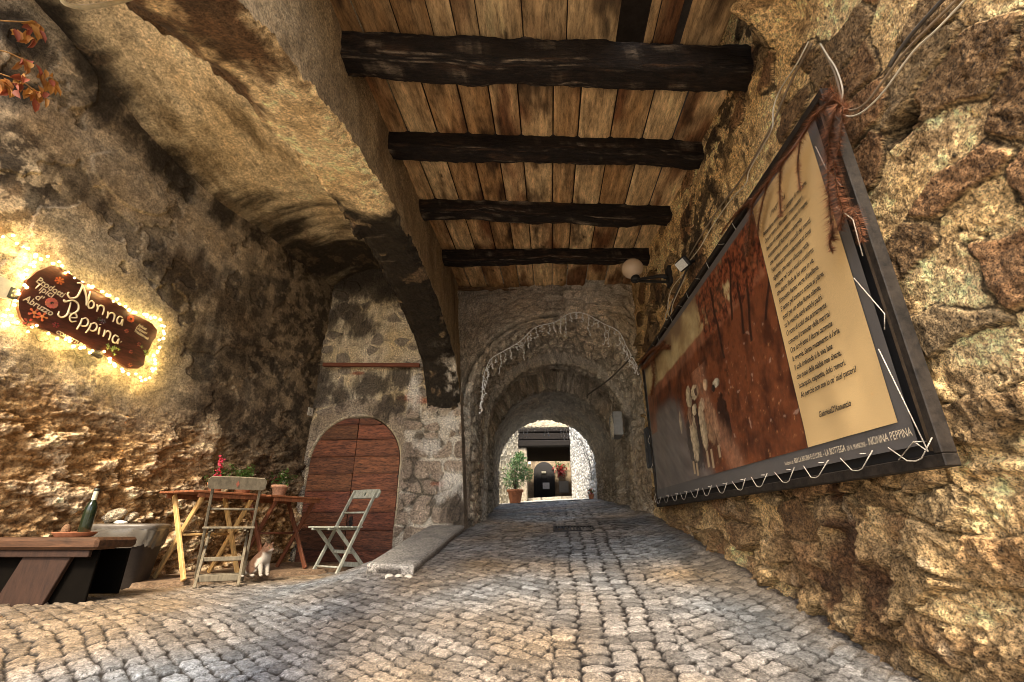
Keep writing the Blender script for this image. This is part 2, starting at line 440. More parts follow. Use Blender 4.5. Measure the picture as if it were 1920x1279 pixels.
# ------------------------------------------------------------------ rough wall on the right
def make_right_wall():
    nv, nu = 560, 620
    yy = np.geomspace(.75, 6.5, nu); zz = np.linspace(-1.1, 3.75, nv)
    Y, Z = np.meshgrid(yy, zz); Q = np.stack([Y, Z, Y * 0], -1)
    wy = fbm(Q, 1.7, 3) * .22; wz = fbm(Q, 1.7, 3, off=30) * .16
    ca, sa = math.cos(.5), math.sin(.5)
    u, v = (Y + wy), (Z + wz)
    big = (Z + .5 * (1.9 - Y) + fbm(Q, 1.5, 3) * .7) > .75
    b1_ = voro(u / .34 + fbm(Q, 5, 3) * .2, v / .21 + fbm(Q, 5, 3, off=3) * .2, 25, .95)
    f1, ed, idn, ox, oy = voro(u / .27 + fbm(Q, 6, 3) * .18, v / .165 + fbm(Q, 6, 3, off=3) * .18, 21, .95)
    f1, ed, idn, ox, oy = (np.where(big, p_, q_) for p_, q_ in zip(b1_, (f1, ed, idn, ox, oy)))
    f1b, edb, idb, _, _ = voro(u / .12 + 5, v / .085, 33, .95)
    expose = sstep(.54, .60, idn + fbm(Q, 1.1, 3) * .45 + sstep(.9, -.2, Z) * .25 - sstep(2.2, 3.0, Z) * .3)
    stone = sstep(.06, .12, ed + fbm(Q, 12, 4, .65) * .06) * expose
    small = sstep(.08, .3, edb) * sstep(.45, .7, idb) * (1 - expose) * np.where(big, .25, 1)
    low = sstep(.55, -.25, Z + fbm(Q, .8, 2) * .5)
    rid = ridged(Q * np.array([1, .8, 1]), 3.2, 5)
    fl_ = np.where(big, .4, 1.0); D = stone * (.03 + .05 * (idn - .5)) * fl_ + (ox * (h2((idn * 7919).astype(int), 1, 3) - .5) + oy * (h2((idn * 7919).astype(int), 2, 3) - .6)) * np.where(big, .03, .11) * stone
    D += small * .02 + fbm(Q, 1.2, 3) * .04 + (fbm(Q, 9, 4, .6) * .022 + fbm(Q, 26, 4, .65) * .016) * np.where(big, .7, 1) - sstep(.3, .6, fbm(Q, 17, 3)) * .018
    D += .8 * low * ((rid - .55) * .11 + fbm(Q, 5, 4, .6) * .05 + (ridged(Q, 11, 4) - .5) * .045)
    D = D * np.where((Y > 1.9) & (Y < 5.6) & (Z > .3) & (Z < 1.8), .55, 1.0)
    D = D * np.where(Z > .55, .85, .95)
    # overhanging lump of masonry high up at the near end, and the dark hole
    over = sstep(2.45, 3.0, Z + fbm(Q, 1.8, 3) * .25 - .25 * (Y - 1.9) * 0) * sstep(2.35, 1.75, Y + fbm(Q, 2.2, 3) * .35)
    D += over * (.34 + fbm(Q, 5, 4) * .16)
    hp = on_right(1690, 235)
    hole = blot(Y, Z, [(hp[1], hp[2], .10, .055)], 5, .4, 9)
    D -= hole * .10
    nich = spots_px(on_right, [(1285, 600, .10, .10), (1228, 560, .05, .05)])
    nm = blot(Y, Z, nich, 2, .3, 8); D -= nm * .12
    # base batter: the foot swells towards the lane
    D += sstep(-.1, -.7, Z - lane_z(Y) * .6) * .03
    # colours
    ochre = np.array([.53, .33, .125]); pale = np.array([.78, .58, .31]); brown = np.array([.20, .10, .038]); rust = np.array([.25, .12, .05])
    grey = np.array([.38, .30, .20])
    t1 = np.clip(.5 + fbm(Q, 1.6, 4, .6) * 1.1, 0, 1); t2 = np.clip(.5 + fbm(Q, 6, 4, .65) * 1.3, 0, 1)
    C = mixc(ochre, pale, t1 * .8); C = mixc(C, brown, sstep(.55, .95, t2) * .6)
    sc = mixc(brown * .8, np.array([.27, .19, .10]), h2((idn * 4999).astype(int), 1, 1)); sc = mixc(sc, rust, sstep(.72, .8, h2((idn * 4999).astype(int), 4, 1)) * .9)
    sc = sc * (1 + fbm(Q, 14, 4, .65) * .6)[..., None]
    C = mixc(C, sc, stone * .9); C = C * (1 + fbm(Q, 18, 5, .7) * .7)[..., None]
    crack = expose * sstep(.06, .01, np.abs(ed - .035)); _, e3, _, _, _ = voro(u / .42 + fbm(Q, 4, 5, .65) * .6, v / .33 + fbm(Q, 4, 5, .65, off=5) * .6, 44, .95); line = sstep(.035, .005, e3) * sstep(.0, .25, fbm(Q, 1.7, 3, off=50)); crack = np.maximum(crack, line); C = C * (1 - .8 * crack)[..., None]; D = D - line * .014; pit = sstep(.30, .42, fbm(Q, 34, 3)); C = C * (1 - .7 * pit)[..., None]
    C = mixc(C, np.array([.60, .39, .17]), low * np.clip(.4 + fbm(Q, 3, 3), 0, 1) * .8)
    C = mixc(C, np.array([.66, .54, .36]), low * sstep(.15, .5, fbm(Q, 4, 5, .65)) * .8)
    # dark wet seam running down to the foot, lime-black staining high up near the ceiling
    seam = []
    for px, py, r in [(1570, 930, .10), (1590, 1000, .14), (1580, 1060, .16), (1560, 1100, .13), (1640, 1090, .12), (1650, 1130, .13), (1500, 1120, .08)]:
        p = on_right(px, py); seam.append((p[1], p[2], r * .8, r * .8))
    sm = blot(Y, Z, seam, 7, .9, 6)
    C = mixc(C, mixc(np.array([.05, .028, .016]), np.array([.16, .06, .022]), np.clip(.5 + fbm(Q, 8, 3), 0, 1)), sm * .85)
    D -= sm * .03
    soot = blot(Y, Z, spots_px(on_right, [(1350, 260, .4, .4), (1395, 120, .35, .3), (1330, 380, .45, .4), (1300, 440, .5, .45), (1380, 420, .3, .2), (1245, 560, .4, .3), (1400, 300, .2, .3)]), 9, 1.0, 3.5) * sstep(.36, .5, t2)
    C = mixc(C, np.array([.05, .032, .02]), soot * .85)
    under = sstep(.12, -.02, Z - .2) * 0
    rst = blot(Y, Z, [(2.9, -.15, .5, .3), (4.2, .0, .6, .2), (2.2, -.45, .5, .15), (5.4, .1, .5, .15)], 4, 1.0, 4); C = mixc(C, rust * .8, rst * .4)
    C = C * (1 - .85 * hole)[..., None] * (1 - .7 * nm)[..., None]
    C = mixc(C, np.array([.10, .055, .028]), sstep(.1, .45, fbm(Q, 3.3, 5, .65, off=11)) * .35)
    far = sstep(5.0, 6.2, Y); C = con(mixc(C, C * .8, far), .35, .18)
    P = np.stack([wall_r(Y) - D, Y - .04 * D, Z], -1)
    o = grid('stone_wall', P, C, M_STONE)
    tag(o, 'rough ochre rubble wall along the right, carrying the big framed banner', 'wall')
    return yy, zz, D
RW = make_right_wall()
def right_pt(px, py, off=.02):
    """a point just in front of the rough wall at this place"""
    p = on_right(px, py)
    yy, zz, D = RW
    for _ in range(3):
        j = np.clip(np.searchsorted(yy, p[1]), 2, len(yy) - 3); i = np.clip(np.searchsorted(zz, p[2]), 2, len(zz) - 3)
        p = on_right(px, py, D[i - 2:i + 3, j - 2:j + 3].max() + off)
    return Vector(p)

# ------------------------------------------------------------------ plastered wall and vault of the bay on the left
SPR = lambda y: np.interp(y, [0, 2.4, 3.2, 4, 6.6], [4.4, 3.95, 3.62, 3.48, 3.42])
def make_left_wall():
    nv, nu = 560, 560
    yy = np.geomspace(1.9, 6.6, nu); t = np.linspace(0, 1, nv)
    Y = np.repeat(yy[None, :], nv, 0); Z = -.75 + t[:, None] * (SPR(Y) + .12 + .75)
    Q = np.stack([Y, Z, Y * 0], -1)
    lowm = sstep(1.35, .55, Z + fbm(Q, 1.1, 3) * .55)
    # flaking layers on the low part: lumps with their edges along slanting beds
    q2 = np.stack([Y * .75 + Z * .45, Z * 1.5 - Y * .35, Y * 0 + 3], -1)
    fl = fbm(q2, 3.0, 5, .6)
    step = sstep(.02, .10, fl) + .7 * sstep(.20, .27, fl) + .5 * sstep(-.2, -.14, fl)
    lump = fbm(q2, 9, 4, .6)
    D = lowm * (step * .034 + np.clip(lump, -.25, 1) * .04 + fbm(Q, 22, 4, .65) * .018) + fbm(Q, .9, 3) * .05 + fbm(Q, 7, 4, .55) * .008
    # old plaster coats, one over the other
    coat = sstep(-.02, .01, fbm(Q, 1.4, 5, .55, off=5) + .12)
    D += (1 - lowm) * coat * .014
    for px, py, ry, rz in [(95, 125, .34, .30), (245, 350, .34, .22)]:
        p = on_left(px, py); m = sstep(1.05, .98, np.sqrt(((Y - p[1]) / ry) ** 2 + ((Z - p[2]) / rz) ** 2) + fbm(Q, 3, 3) * .25); D += m * .022
    beige = np.array([.36, .265, .155]); grey = np.array([.27, .235, .18]); dark = np.array([.055, .042, .028]); pale = np.array([.55, .43, .27])
    tan = np.array([.52, .34, .16]); org = np.array([.30, .145, .045])
    n1 = np.clip(.5 + fbm(Q, 1.5, 5, .6) * 1.3, 0, 1); n2 = np.clip(.5 + fbm(Q, 5, 5, .65, off=9) * 1.4, 0, 1)
    C = mixc(beige, grey, n1); C = mixc(C, pale, sstep(.62, .9, n2) * .45)
    C = mixc(C, C * .72, 1 - coat)
    lc = mixc(org, tan, np.clip(.45 + lump * 1.4 + fbm(Q, 2.2, 3) * .8, 0, 1)); lc = mixc(lc, np.array([.60, .46, .29]), sstep(.9, 1.7, step + lump * 1.5) * .75)
    lc = mixc(lc, np.array([.20, .095, .03]), sstep(0.12, -.25, lump) * .8); lc = lc * (1 + fbm(Q, 16, 5, .7) * .9)[..., None]  # raking light put into the colour: pale lump tops, dark hollows
    C = mixc(C, lc, lowm)
    mott = sstep(.50, .72, n2)
    Sx = spots_px(on_left, [(165, 130, .28), (200, 200, .25), (245, 240, .26), (300, 290, .24), (330, 340, .22), (420, 400, .22), (480, 430, .28), (560, 470, .45), (590, 430, .3), (620, 520, .4), (30, 60, .22), (20, 160, .18)])
    s = blot(Y, Z, Sx, 1, .8, 4)
    C = mixc(C, dark, s * .9)
    s2 = blot(Y, Z, spots_px(on_left, [(370, 700, .17), (385, 660, .14), (565, 760, .22, .3), (590, 690, .25, .5), (560, 600, .5, .5), (600, 600, .3, .6), (480, 560, .35, .35)]), 6, .9, 4)
    C = mixc(C, dark, s2 * np.clip(.35 + n2 * .8, 0, 1) * .9)
    s3 = blot(Y, Z, spots_px(on_left, [(450, 640, .7, .55), (330, 520, .4, .4), (430, 780, .5, .3), (60, 330, .5, .3), (540, 850, .4, .5)]), 8, .9, 3)
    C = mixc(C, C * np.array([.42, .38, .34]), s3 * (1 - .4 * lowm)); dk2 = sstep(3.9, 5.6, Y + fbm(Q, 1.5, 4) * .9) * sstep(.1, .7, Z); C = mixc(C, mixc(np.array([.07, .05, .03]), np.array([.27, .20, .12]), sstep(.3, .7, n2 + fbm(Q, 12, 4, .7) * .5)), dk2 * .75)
    speck = sstep(.25, .5, fbm(Q, 14, 4, .7)) * s3; C = mixc(C, dark, speck * .7); C = C * (1 + fbm(Q, 11, 5, .7) * .55)[..., None]
    s4 = blot(Y, Z, spots_px(on_left, [(20, 330, .35, .35), (30, 440, .35, .3), (230, 660, .4, .15), (100, 680, .5, .2), (380, 820, .25, .25)]), 12, .9, 5)
    C = mixc(C, pale * 1.05, s4 * sstep(.4, .6, n2) * .8)
    org2 = blot(Y, Z, spots_px(on_left, [(30, 420, .3, .25), (120, 820, .9, .35), (300, 860, .9, .3)]), 14, .9, 3); C = mixc(C, np.array([.42, .22, .07]), org2 * .45 * (1 - n2))
    C = con(C, .45); P = np.stack([wall_l(Y) + D * LN[0], Y + D * LN[1], Z], -1)
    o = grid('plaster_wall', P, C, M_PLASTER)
    tag(o, 'stained flaking plaster wall behind the lit sign and the tables', 'wall')
    return yy, Z, D
LW = make_left_wall()
def left_pt(px, py, off=.015):
    p = on_left(px, py); yy, Zg, D = LW
    for _ in range(3):
        j = np.clip(np.searchsorted(yy, p[1]), 2, len(yy) - 3); i = np.clip(np.searchsorted(Zg[:, j], p[2]), 2, Zg.shape[0] - 3)
        dd = D[i - 2:i + 3, j - 2:j + 3].max() + off
        p = hit(px, py, np.array([-4.6, 0, 0]) + LN * dd, LN)
    return Vector(p)

AR = np.array([(6.27, 1.42), (6.21, 1.6), (6.11, 1.80), (5.9, 2.07), (5.5, 2.28), (4.9, 2.45), (4.2, 2.55), (3.6, 2.56), (3.0, 2.52), (2.3, 2.41), (1.62, 2.2), (1.18, 2.03), (.6, 1.65), (.3, 1.2), (.15, .6), (.1, -1.1)])
TH = .47
def make_vault():
    nv, nu = 320, 420
    yy = np.geomspace(1.2, 6.5, nu); s = np.linspace(0, 1, nv)
    Y = np.repeat(yy[None, :], nv, 0); S = np.repeat(s[:, None], nu, 1)
    x0 = wall_l(Y) - .05; x1 = face_x(3.2) - TH + .03
    z0 = SPR(Y); z1 = np.minimum(z0, 3.3)
    X = x0 + (x1 - x0) * S
    Z = z0 + (z1 - z0) * S + np.sin(np.pi * S) ** .8 * .42
    Q = np.stack([X, Y, Z], -1)
    D = fbm(Q, 1.1, 3) * .05 + fbm(Q, 6, 4) * .008
    coat = sstep(-.01, .02, fbm(Q, 1.2, 5, .55, off=3) + .1); D += coat * .01
    sand = np.array([.62, .46, .26]); pale = np.array([.78, .64, .42]); grey = np.array([.36, .29, .19]); dark = np.array([.035, .024, .015])
    n1 = np.clip(.5 + fbm(Q * np.array([1, .6, 1]), 1.6, 4, .6) * 1.5, 0, 1); n2 = np.clip(.5 + fbm(Q, 6, 5, .65) * 1.3, 0, 1)
    C = mixc(sand, pale, n1); C = mixc(C, grey, sstep(.6, .95, n2) * .6); C = mixc(C, grey * .85, sstep(.35, .0, S) * .7)
    st = blot(Y, S * 1.0, [(5.9, .5, 1.15, 1.2), (5.2, .1, .9, .35), (2.6, -.02, .8, .12), (3.8, 0, .5, .10), (6.2, .9, 1.0, .5)], 3, .8, 2.5)
    C = mixc(C, mixc(dark, np.array([.12, .075, .04]), sstep(.62, .8, n2)), st * .95)
    C = mixc(C, np.array([.22, .15, .075]), sstep(.05, .4, fbm(Q * np.array([1.4, .5, 1]), 2.0, 5, .65, off=41)) * .75); C = C * (1 + fbm(Q, 13, 5, .7) * .6)[..., None]; C = con(C, .35)
    o = grid('bay_vault', Q + np.stack([0 * D, 0 * D, -D], -1), C, M_PLASTER)
    tag(o, 'pale plastered vault over the seating bay, blackened by smoke at its far end', 'vault')
make_vault()

def make_arcade():
    root = thing('stone_arch', 'wide plastered arch between the seating bay and the lane, sooty at its far foot', 'arch', (-1.3, 3.2, -.6))
    sub = lambda n, P, C, m: grid(n, P - np.array([-1.3, 3.2, -.6]), C, m, root)
    # arc-length parameter along the arch line
    seg = np.r_[0, np.cumsum(np.hypot(*np.diff(AR, axis=0).T))]
    k = 620; tt = np.linspace(0, seg[-1], k)
    ay = np.interp(tt, seg, AR[:, 0]); az = np.interp(tt, seg, AR[:, 1])
    for _ in range(14):   # soften the corners
        ay[1:-1] = (ay[:-2] + 2 * ay[1:-1] + ay[2:]) / 4; az[1:-1] = (az[:-2] + 2 * az[1:-1] + az[2:]) / 4
    dark = np.array([.03, .022, .015]); sand = np.array([.76, .54, .27]); rust = np.array([.15, .062, .022]); pale = np.array([.80, .64, .38])
    # soffit
    m = 90; s = np.linspace(0, 1, m)
    Ay = np.repeat(ay[None], m, 0); Az = np.repeat(az[None], m, 0); S = np.repeat(s[:, None], k, 1)
    X = face_x(Az) - TH * S
    Q = np.stack([X, Ay, Az], -1)
    nz = fbm(Q, 7, 4, .6) * .014 + fbm(Q, 2, 3) * .05 + sstep(.20, .26, fbm(Q, 1.9, 5, .6, off=77)) * -.014
    edge = sstep(.10, 0, np.minimum(S, 1 - S) * TH) * (fbm(Q, 7, 5, .65) * .075 + .03)
    ty = np.gradient(ay); tz = np.gradient(az); ln = np.hypot(ty, tz); ny, nzv = -tz / ln, ty / ln     # normal in the plane of the arch, into the masonry
    sg = np.where(nzv > 0, 1, np.where(ny * (ay - 3.4) > 0, 1, -1))
    ny, nzv = ny * sg, nzv * sg
    off = nz + edge
    P = Q + np.stack([0 * X, ny[None] * off, nzv[None] * off], -1)
    n2 = np.clip(.5 + fbm(Q, 5, 5, .65) * 1.4, 0, 1)
    C = mixc(sand, pale, np.clip(.3 + fbm(Q, 1.8, 4) * 1.2, 0, 1)); C = mixc(C, sand * .7, sstep(.6, .9, n2) * .7)
    st = sstep(2.75, 3.3, Ay + fbm(Q, 2.2, 5, .6) * .8 + .15 * (S - .5))
    patch = sstep(.22, .30, fbm(Q, 2.4, 4, .6, off=60)) * .75
    C = mixc(C, mixc(dark, np.array([.20, .13, .07]), patch), st * .97)
    light = sstep(.02, .30, fbm(Q, 3.3, 5, .7, off=71)) * sstep(5.4, 6.1, Ay) * sstep(.75, .2, S + fbm(Q, 3, 3) * .3); C = mixc(C, np.array([.6, .53, .42]), light * .9)
    rs = blot(Ay, S, [(1.3, .35, .55, .5), (1.15, .95, .45, .35), (1.75, .9, .3, .2)], 4, .8, 4); C = mixc(C, mixc(rust, rust * .4, n2), rs * .9)
    joint = sstep(.02, 0, np.abs(((tt[None] + .06 * S + fbm(Q, 3, 2) * .05) % .42) - .2)) * st; C = mixc(C, np.array([.22, .17, .12]), joint * .5 * sstep(.1, .4, fbm(Q, 2.5, 3, off=90))); C = mixc(C, np.array([.42, .30, .16]), sstep(.20, .26, fbm(Q, 1.9, 5, .6, off=77)) * st * .6); C = C * (1 + fbm(Q, 14, 5, .7) * .7)[..., None]
    sub('soffit', P, con(C, .3), M_PLASTER)
    # faces: lane side (to above the ceiling) and bay side
    for nm, side in (('lane_face', 0), ('bay_face', 1)):
        m = 150; r = np.linspace(0, 1, m) ** 1.1; R = np.repeat(r[:, None], k, 1)
        Ay2 = np.repeat(ay[None], m, 0)
        Yt = np.interp(tt, [0, tt[-1]], [6.5, -.6]); Yt = np.where(az > 1.6, ay, np.where(ay > 3, 6.5, -.6))
        Yt = ay + (Yt - ay) * 0
        top = 3.95
        Zp = az[None] + (top - az[None]) * R; Yp = Ay2.copy()
        # start at the soffit's own edge
        o0 = off[0 if side == 0 else -1]
        Yp = Yp + (ny * o0)[None] * (1 - R) ** 6; Zp = Zp + (nzv * o0)[None] * (1 - R) ** 6
        Xp = face_x(Zp) - (TH if side else 0)
        Q = np.stack([Xp, Yp, Zp], -1)
        d = fbm(Q, 2, 3) * .03 + fbm(Q, 8, 4, .6) * .014
        d = d * sstep(0, .06, R)
        brn = np.array([.20, .135, .07]); br2 = np.array([.36, .26, .14])
        qs = Q * np.array([1, 1.2, .35])
        C = mixc(brn, br2, np.clip(.5 + fbm(qs, 3, 5, .65) * 1.5, 0, 1)); C = mixc(C, dark, sstep(.15, .5, fbm(qs, 2.2, 4, off=8)) * .7)
        C = mixc(C, np.array([.42, .32, .2]), sstep(.2, .45, fbm(Q, 5, 5, .65, off=14)) * .5)
        C = mixc(C, np.array([.5, .36, .2]), sstep(.07, 0, R) * sstep(.3, .6, n2[0])[None] * .6)
        sub(nm, Q + np.stack([(-d if side else d), 0 * d, 0 * d], -1), C, M_PLASTER)
make_arcade()

# ------------------------------------------------------------------ wall with the round-headed door, its pier
DOOR = dict(cx=-2.65, hw=.635, spr=.78, rise=.64)
def door_in(X, Z, grow=0.0):
    a = DOOR['hw'] + grow
    t = np.where(Z < DOOR['spr'], np.abs(X - DOOR['cx']) / a, np.sqrt(((X - DOOR['cx']) / a) ** 2 + (np.maximum(Z - DOOR['spr'], 0) / (DOOR['rise'] + grow)) ** 2))
    return t
YD = 6.25
def make_door_wall():
    root = thing('door_wall', 'whitewashed stone wall with the round-headed wooden door, end of the seating bay', 'wall', (-2.4, YD, -.5))
    nv, nu = 620, 400
    xx = np.linspace(-3.6, -1.1, nu); zz = np.linspace(-.8, 4.1, nv)
    X, Z = np.meshgrid(xx, zz)
    # the free edge of the pier follows the lean of the arcade
    X = X + (np.minimum(face_x(Z), -1.1) + 1.1) * sstep(-2.0, -1.1, X)
    Q = np.stack([X, Z, X * 0 + 5], -1)
    wx, wz = fbm(Q, 2, 3) * .06, fbm(Q, 2, 3, off=8) * .05
    # dressed blocks on the pier, rubble near the door, lime above
    db, ib, oxb, ozb = bricks(X + wx, Z + wz, .42, .27, 51)
    f1, ed, iv, _, _ = voro((X + wx) / .22, (Z + wz) / .17, 61, .9)
    pier = sstep(-2.02, -1.95, X + fbm(Q, 1.5, 3) * .25) * sstep(1.62, 1.5, Z + fbm(Q, 2, 3) * .2)
    rub = sstep(-2.15, -2.0, X) * sstep(.1, .2, fbm(Q, 1.6, 3, off=19) + .1) * pier
    st_b = sstep(.008, .03, db + fbm(Q, 14, 3) * .008); st_v = sstep(.08, .22, ed) * sstep(.3, .4, iv)
    stone = (st_b * (1 - rub) + st_v * rub) * pier
    up = 1 - pier
    smallst = sstep(.1, .25, ed) * sstep(.55, .65, iv + fbm(Q, 1.5, 3) * .3) * up
    D = stone * .025 + smallst * .02 + fbm(Q, 2, 3) * .02 + fbm(Q, 9, 4, .6) * .010 + fbm(Q, 30, 3, .6) * .004
    t = door_in(X, Z)
    ring = sstep(1.02, 1.05, t) * sstep(1.42, 1.36, t) * (Z < 1.75)
    D = np.where(ring > 0, D + ring * .012, D)
    lime = np.array([.66, .58, .44]); yel = np.array([.60, .47, .27]); grey = np.array([.30, .25, .20]); dark = np.array([.035, .027, .02]); brk = np.array([.36, .13, .07])
    n1 = np.clip(.5 + fbm(Q, 2, 5, .6) * 1.4, 0, 1); n2 = np.clip(.5 + fbm(Q, 7, 5, .65) * 1.4, 0, 1)
    C = mixc(lime, yel, n1); C = mixc(C, np.array([.34, .27, .19]), sstep(.58, .8, n2) * .7)
    sc = mixc(np.array([.26, .20, .15]), np.array([.42, .33, .25]), h2((np.where(rub > .5, iv, ib) * 8999).astype(int), 1, 2)) * (1 + fbm(Q, 30, 4, .7) * .9)[..., None]
    C = mixc(C, sc, stone * .93); C = mixc(C, grey * (1 + fbm(Q, 20, 4, .7))[..., None] * .8, smallst * .9)
    C = mixc(C, sc * .8, ring * .75)
    mort = pier * (1 - stone); C = mixc(C, mixc(np.array([.10, .08, .06]), np.array([.62, .56, .46]), sstep(.35, .6, n1)), mort * .9)
    bk = blot(X, Z, [(-1.95, 1.66, .22, .05), (-1.75, 1.62, .2, .05), (-1.45, .5, .15, .04), (-2.75, 2.05, .1, .03)], 3, .5, 7); C = mixc(C, brk, bk * .9)
    pw = blot(X, Z, [(-1.3, .45, .16, .22), (-1.62, 1.0, .2, .12), (-1.35, 1.3, .1, .1), (-1.9, 1.8, .12, .3)], 13, .8, 5); C = mixc(C, np.array([.72, .67, .58]), pw * .85)
    s = blot(X, Z, [(-3.1, 3.0, .55, .35), (-2.7, 3.45, 1.2, .35), (-2.0, 3.6, 1.0, .5), (-2.75, 2.75, .3, .2), (-3.35, 1.9, .22, .55), (-2.55, 1.85, .45, .22), (-2.1, 2.0, .25, .2), (-2.2, 1.55, .3, .22), (-1.25, .15, .2, .28), (-3.1, 1.75, .35, .2)], 5, .9, 4)
    C = mixc(C, dark * (1 + n2[..., None] * 1.5), s * .9)
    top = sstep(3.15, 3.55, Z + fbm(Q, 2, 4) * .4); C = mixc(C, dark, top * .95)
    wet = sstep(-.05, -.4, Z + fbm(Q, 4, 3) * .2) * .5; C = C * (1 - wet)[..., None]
    inside = t < 1.0
    Yv = YD - D + np.where(inside, .24, 0)
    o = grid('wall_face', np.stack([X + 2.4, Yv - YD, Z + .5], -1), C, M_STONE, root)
    # lane side of the pier
    yy = np.linspace(YD - .02, 6.6, 40); zz = np.linspace(-.5, 1.75, 200); Yg, Zg = np.meshgrid(yy, zz); Q = np.stack([Yg * 0 - 1.1, Yg, Zg], -1)
    C = mixc(np.array([.22, .17, .12]), np.array([.38, .31, .23]), np.clip(.5 + fbm(Q, 5, 5, .65) * 1.4, 0, 1))
    o = grid('pier_side', np.stack([face_x(Zg) + fbm(Q, 6, 4) * .012 + 2.4, Yg - YD, Zg + .5], -1), C, M_STONE, root)
    # the door
    wood = surf('red_brown_door_wood', attr=True, rough=.62, n_scale=5, n_lo=.3, n_hi=1.7, bump=.7, b_scale=11, dist=.008, stretch=(1.2, 3, 7), speck=.6, spec=.35)
    d = tag(bpy.data.objects.new('door', None)); COL.objects.link(d); d.parent = root; d.location = (DOOR['cx'] + 2.4, .06, 0)
    zf = -.5
    edges = [-.52, -.30, -.06, .16, .42, .64, .87, 1.10, 1.30, 1.50]
    for sx in (-1, 1):
        mb = MB()
        for i in range(len(edges) - 1):
            z0, z1 = edges[i] + .003, edges[i + 1] - .003
            n = 8; poly = []
            zs = np.linspace(z0, z1, n)
            def half(z): return DOOR['hw'] - .012 if z < DOOR['spr'] else (DOOR['hw'] - .012) * math.sqrt(max(0, 1 - ((z - DOOR['spr']) / (DOOR['rise'] - .01)) ** 2))
            outer = [(half(z), z) for z in zs if half(z) > .02]
            if not outer: continue
            zi1 = outer[-1][1]
            inn = .005
            poly = [(inn, z0)] + outer + ([(inn, zi1)] if outer[-1][0] > inn + .01 else [])
            if sx < 0: poly = [(-x, z) for x, z in reversed(poly)]
            jit = random.uniform(.6, 1.2) * (.6 if i < 2 else 1); c = (.20 * jit, .068 * jit * random.uniform(.85, 1.15), .028 * jit)
            M = Matrix(((1, 0, 0, 0), (0, 0, -1, random.uniform(-.006, .006)), (0, 1, 0, -zf + 0), (0, 0, 0, 1)))
            mb.prism(poly, .05, M, c)
            # raised moulding along each joint
            w = half(z0) - .02
            mb.box(min(sx * .01, sx * w), max(sx * .01, sx * w), -.066, -.045, z0 - zf - .012, z0 - zf + .012, c=(c[0] * .7, c[1] * .7, c[2] * .7))
        leaf = mb.build('door_leaf', wood, d)
    mb = MB()
    for z in (-.33, .6):
        mb.box(DOOR['hw'] - .03, DOOR['hw'] + .13, -.055, -.03, z - zf - .02, z - zf + .02, bev=.006)
    iron = plain('black_iron', (.025, .023, .022), .5, .7); mb.build('hinge', iron, d)
    mb = MB(); mb.box(.03, .075, -.062, -.048, .46, .60, bev=.004).lathe([(.011, 0), (.011, .006), (.001, .007)], (.052, -.062, .50), 12, (0, -1, 0)); mb.build('lock_plate', iron, d)
    mb = MB(); mb.tube([(.052 + .035 * math.sin(a_), -.075, .545 - .035 + .035 * math.cos(a_)) for a_ in np.linspace(0, 6.283, 20)], .005, 6); mb.build('ring_handle', iron, d)
    return root
make_door_wall()

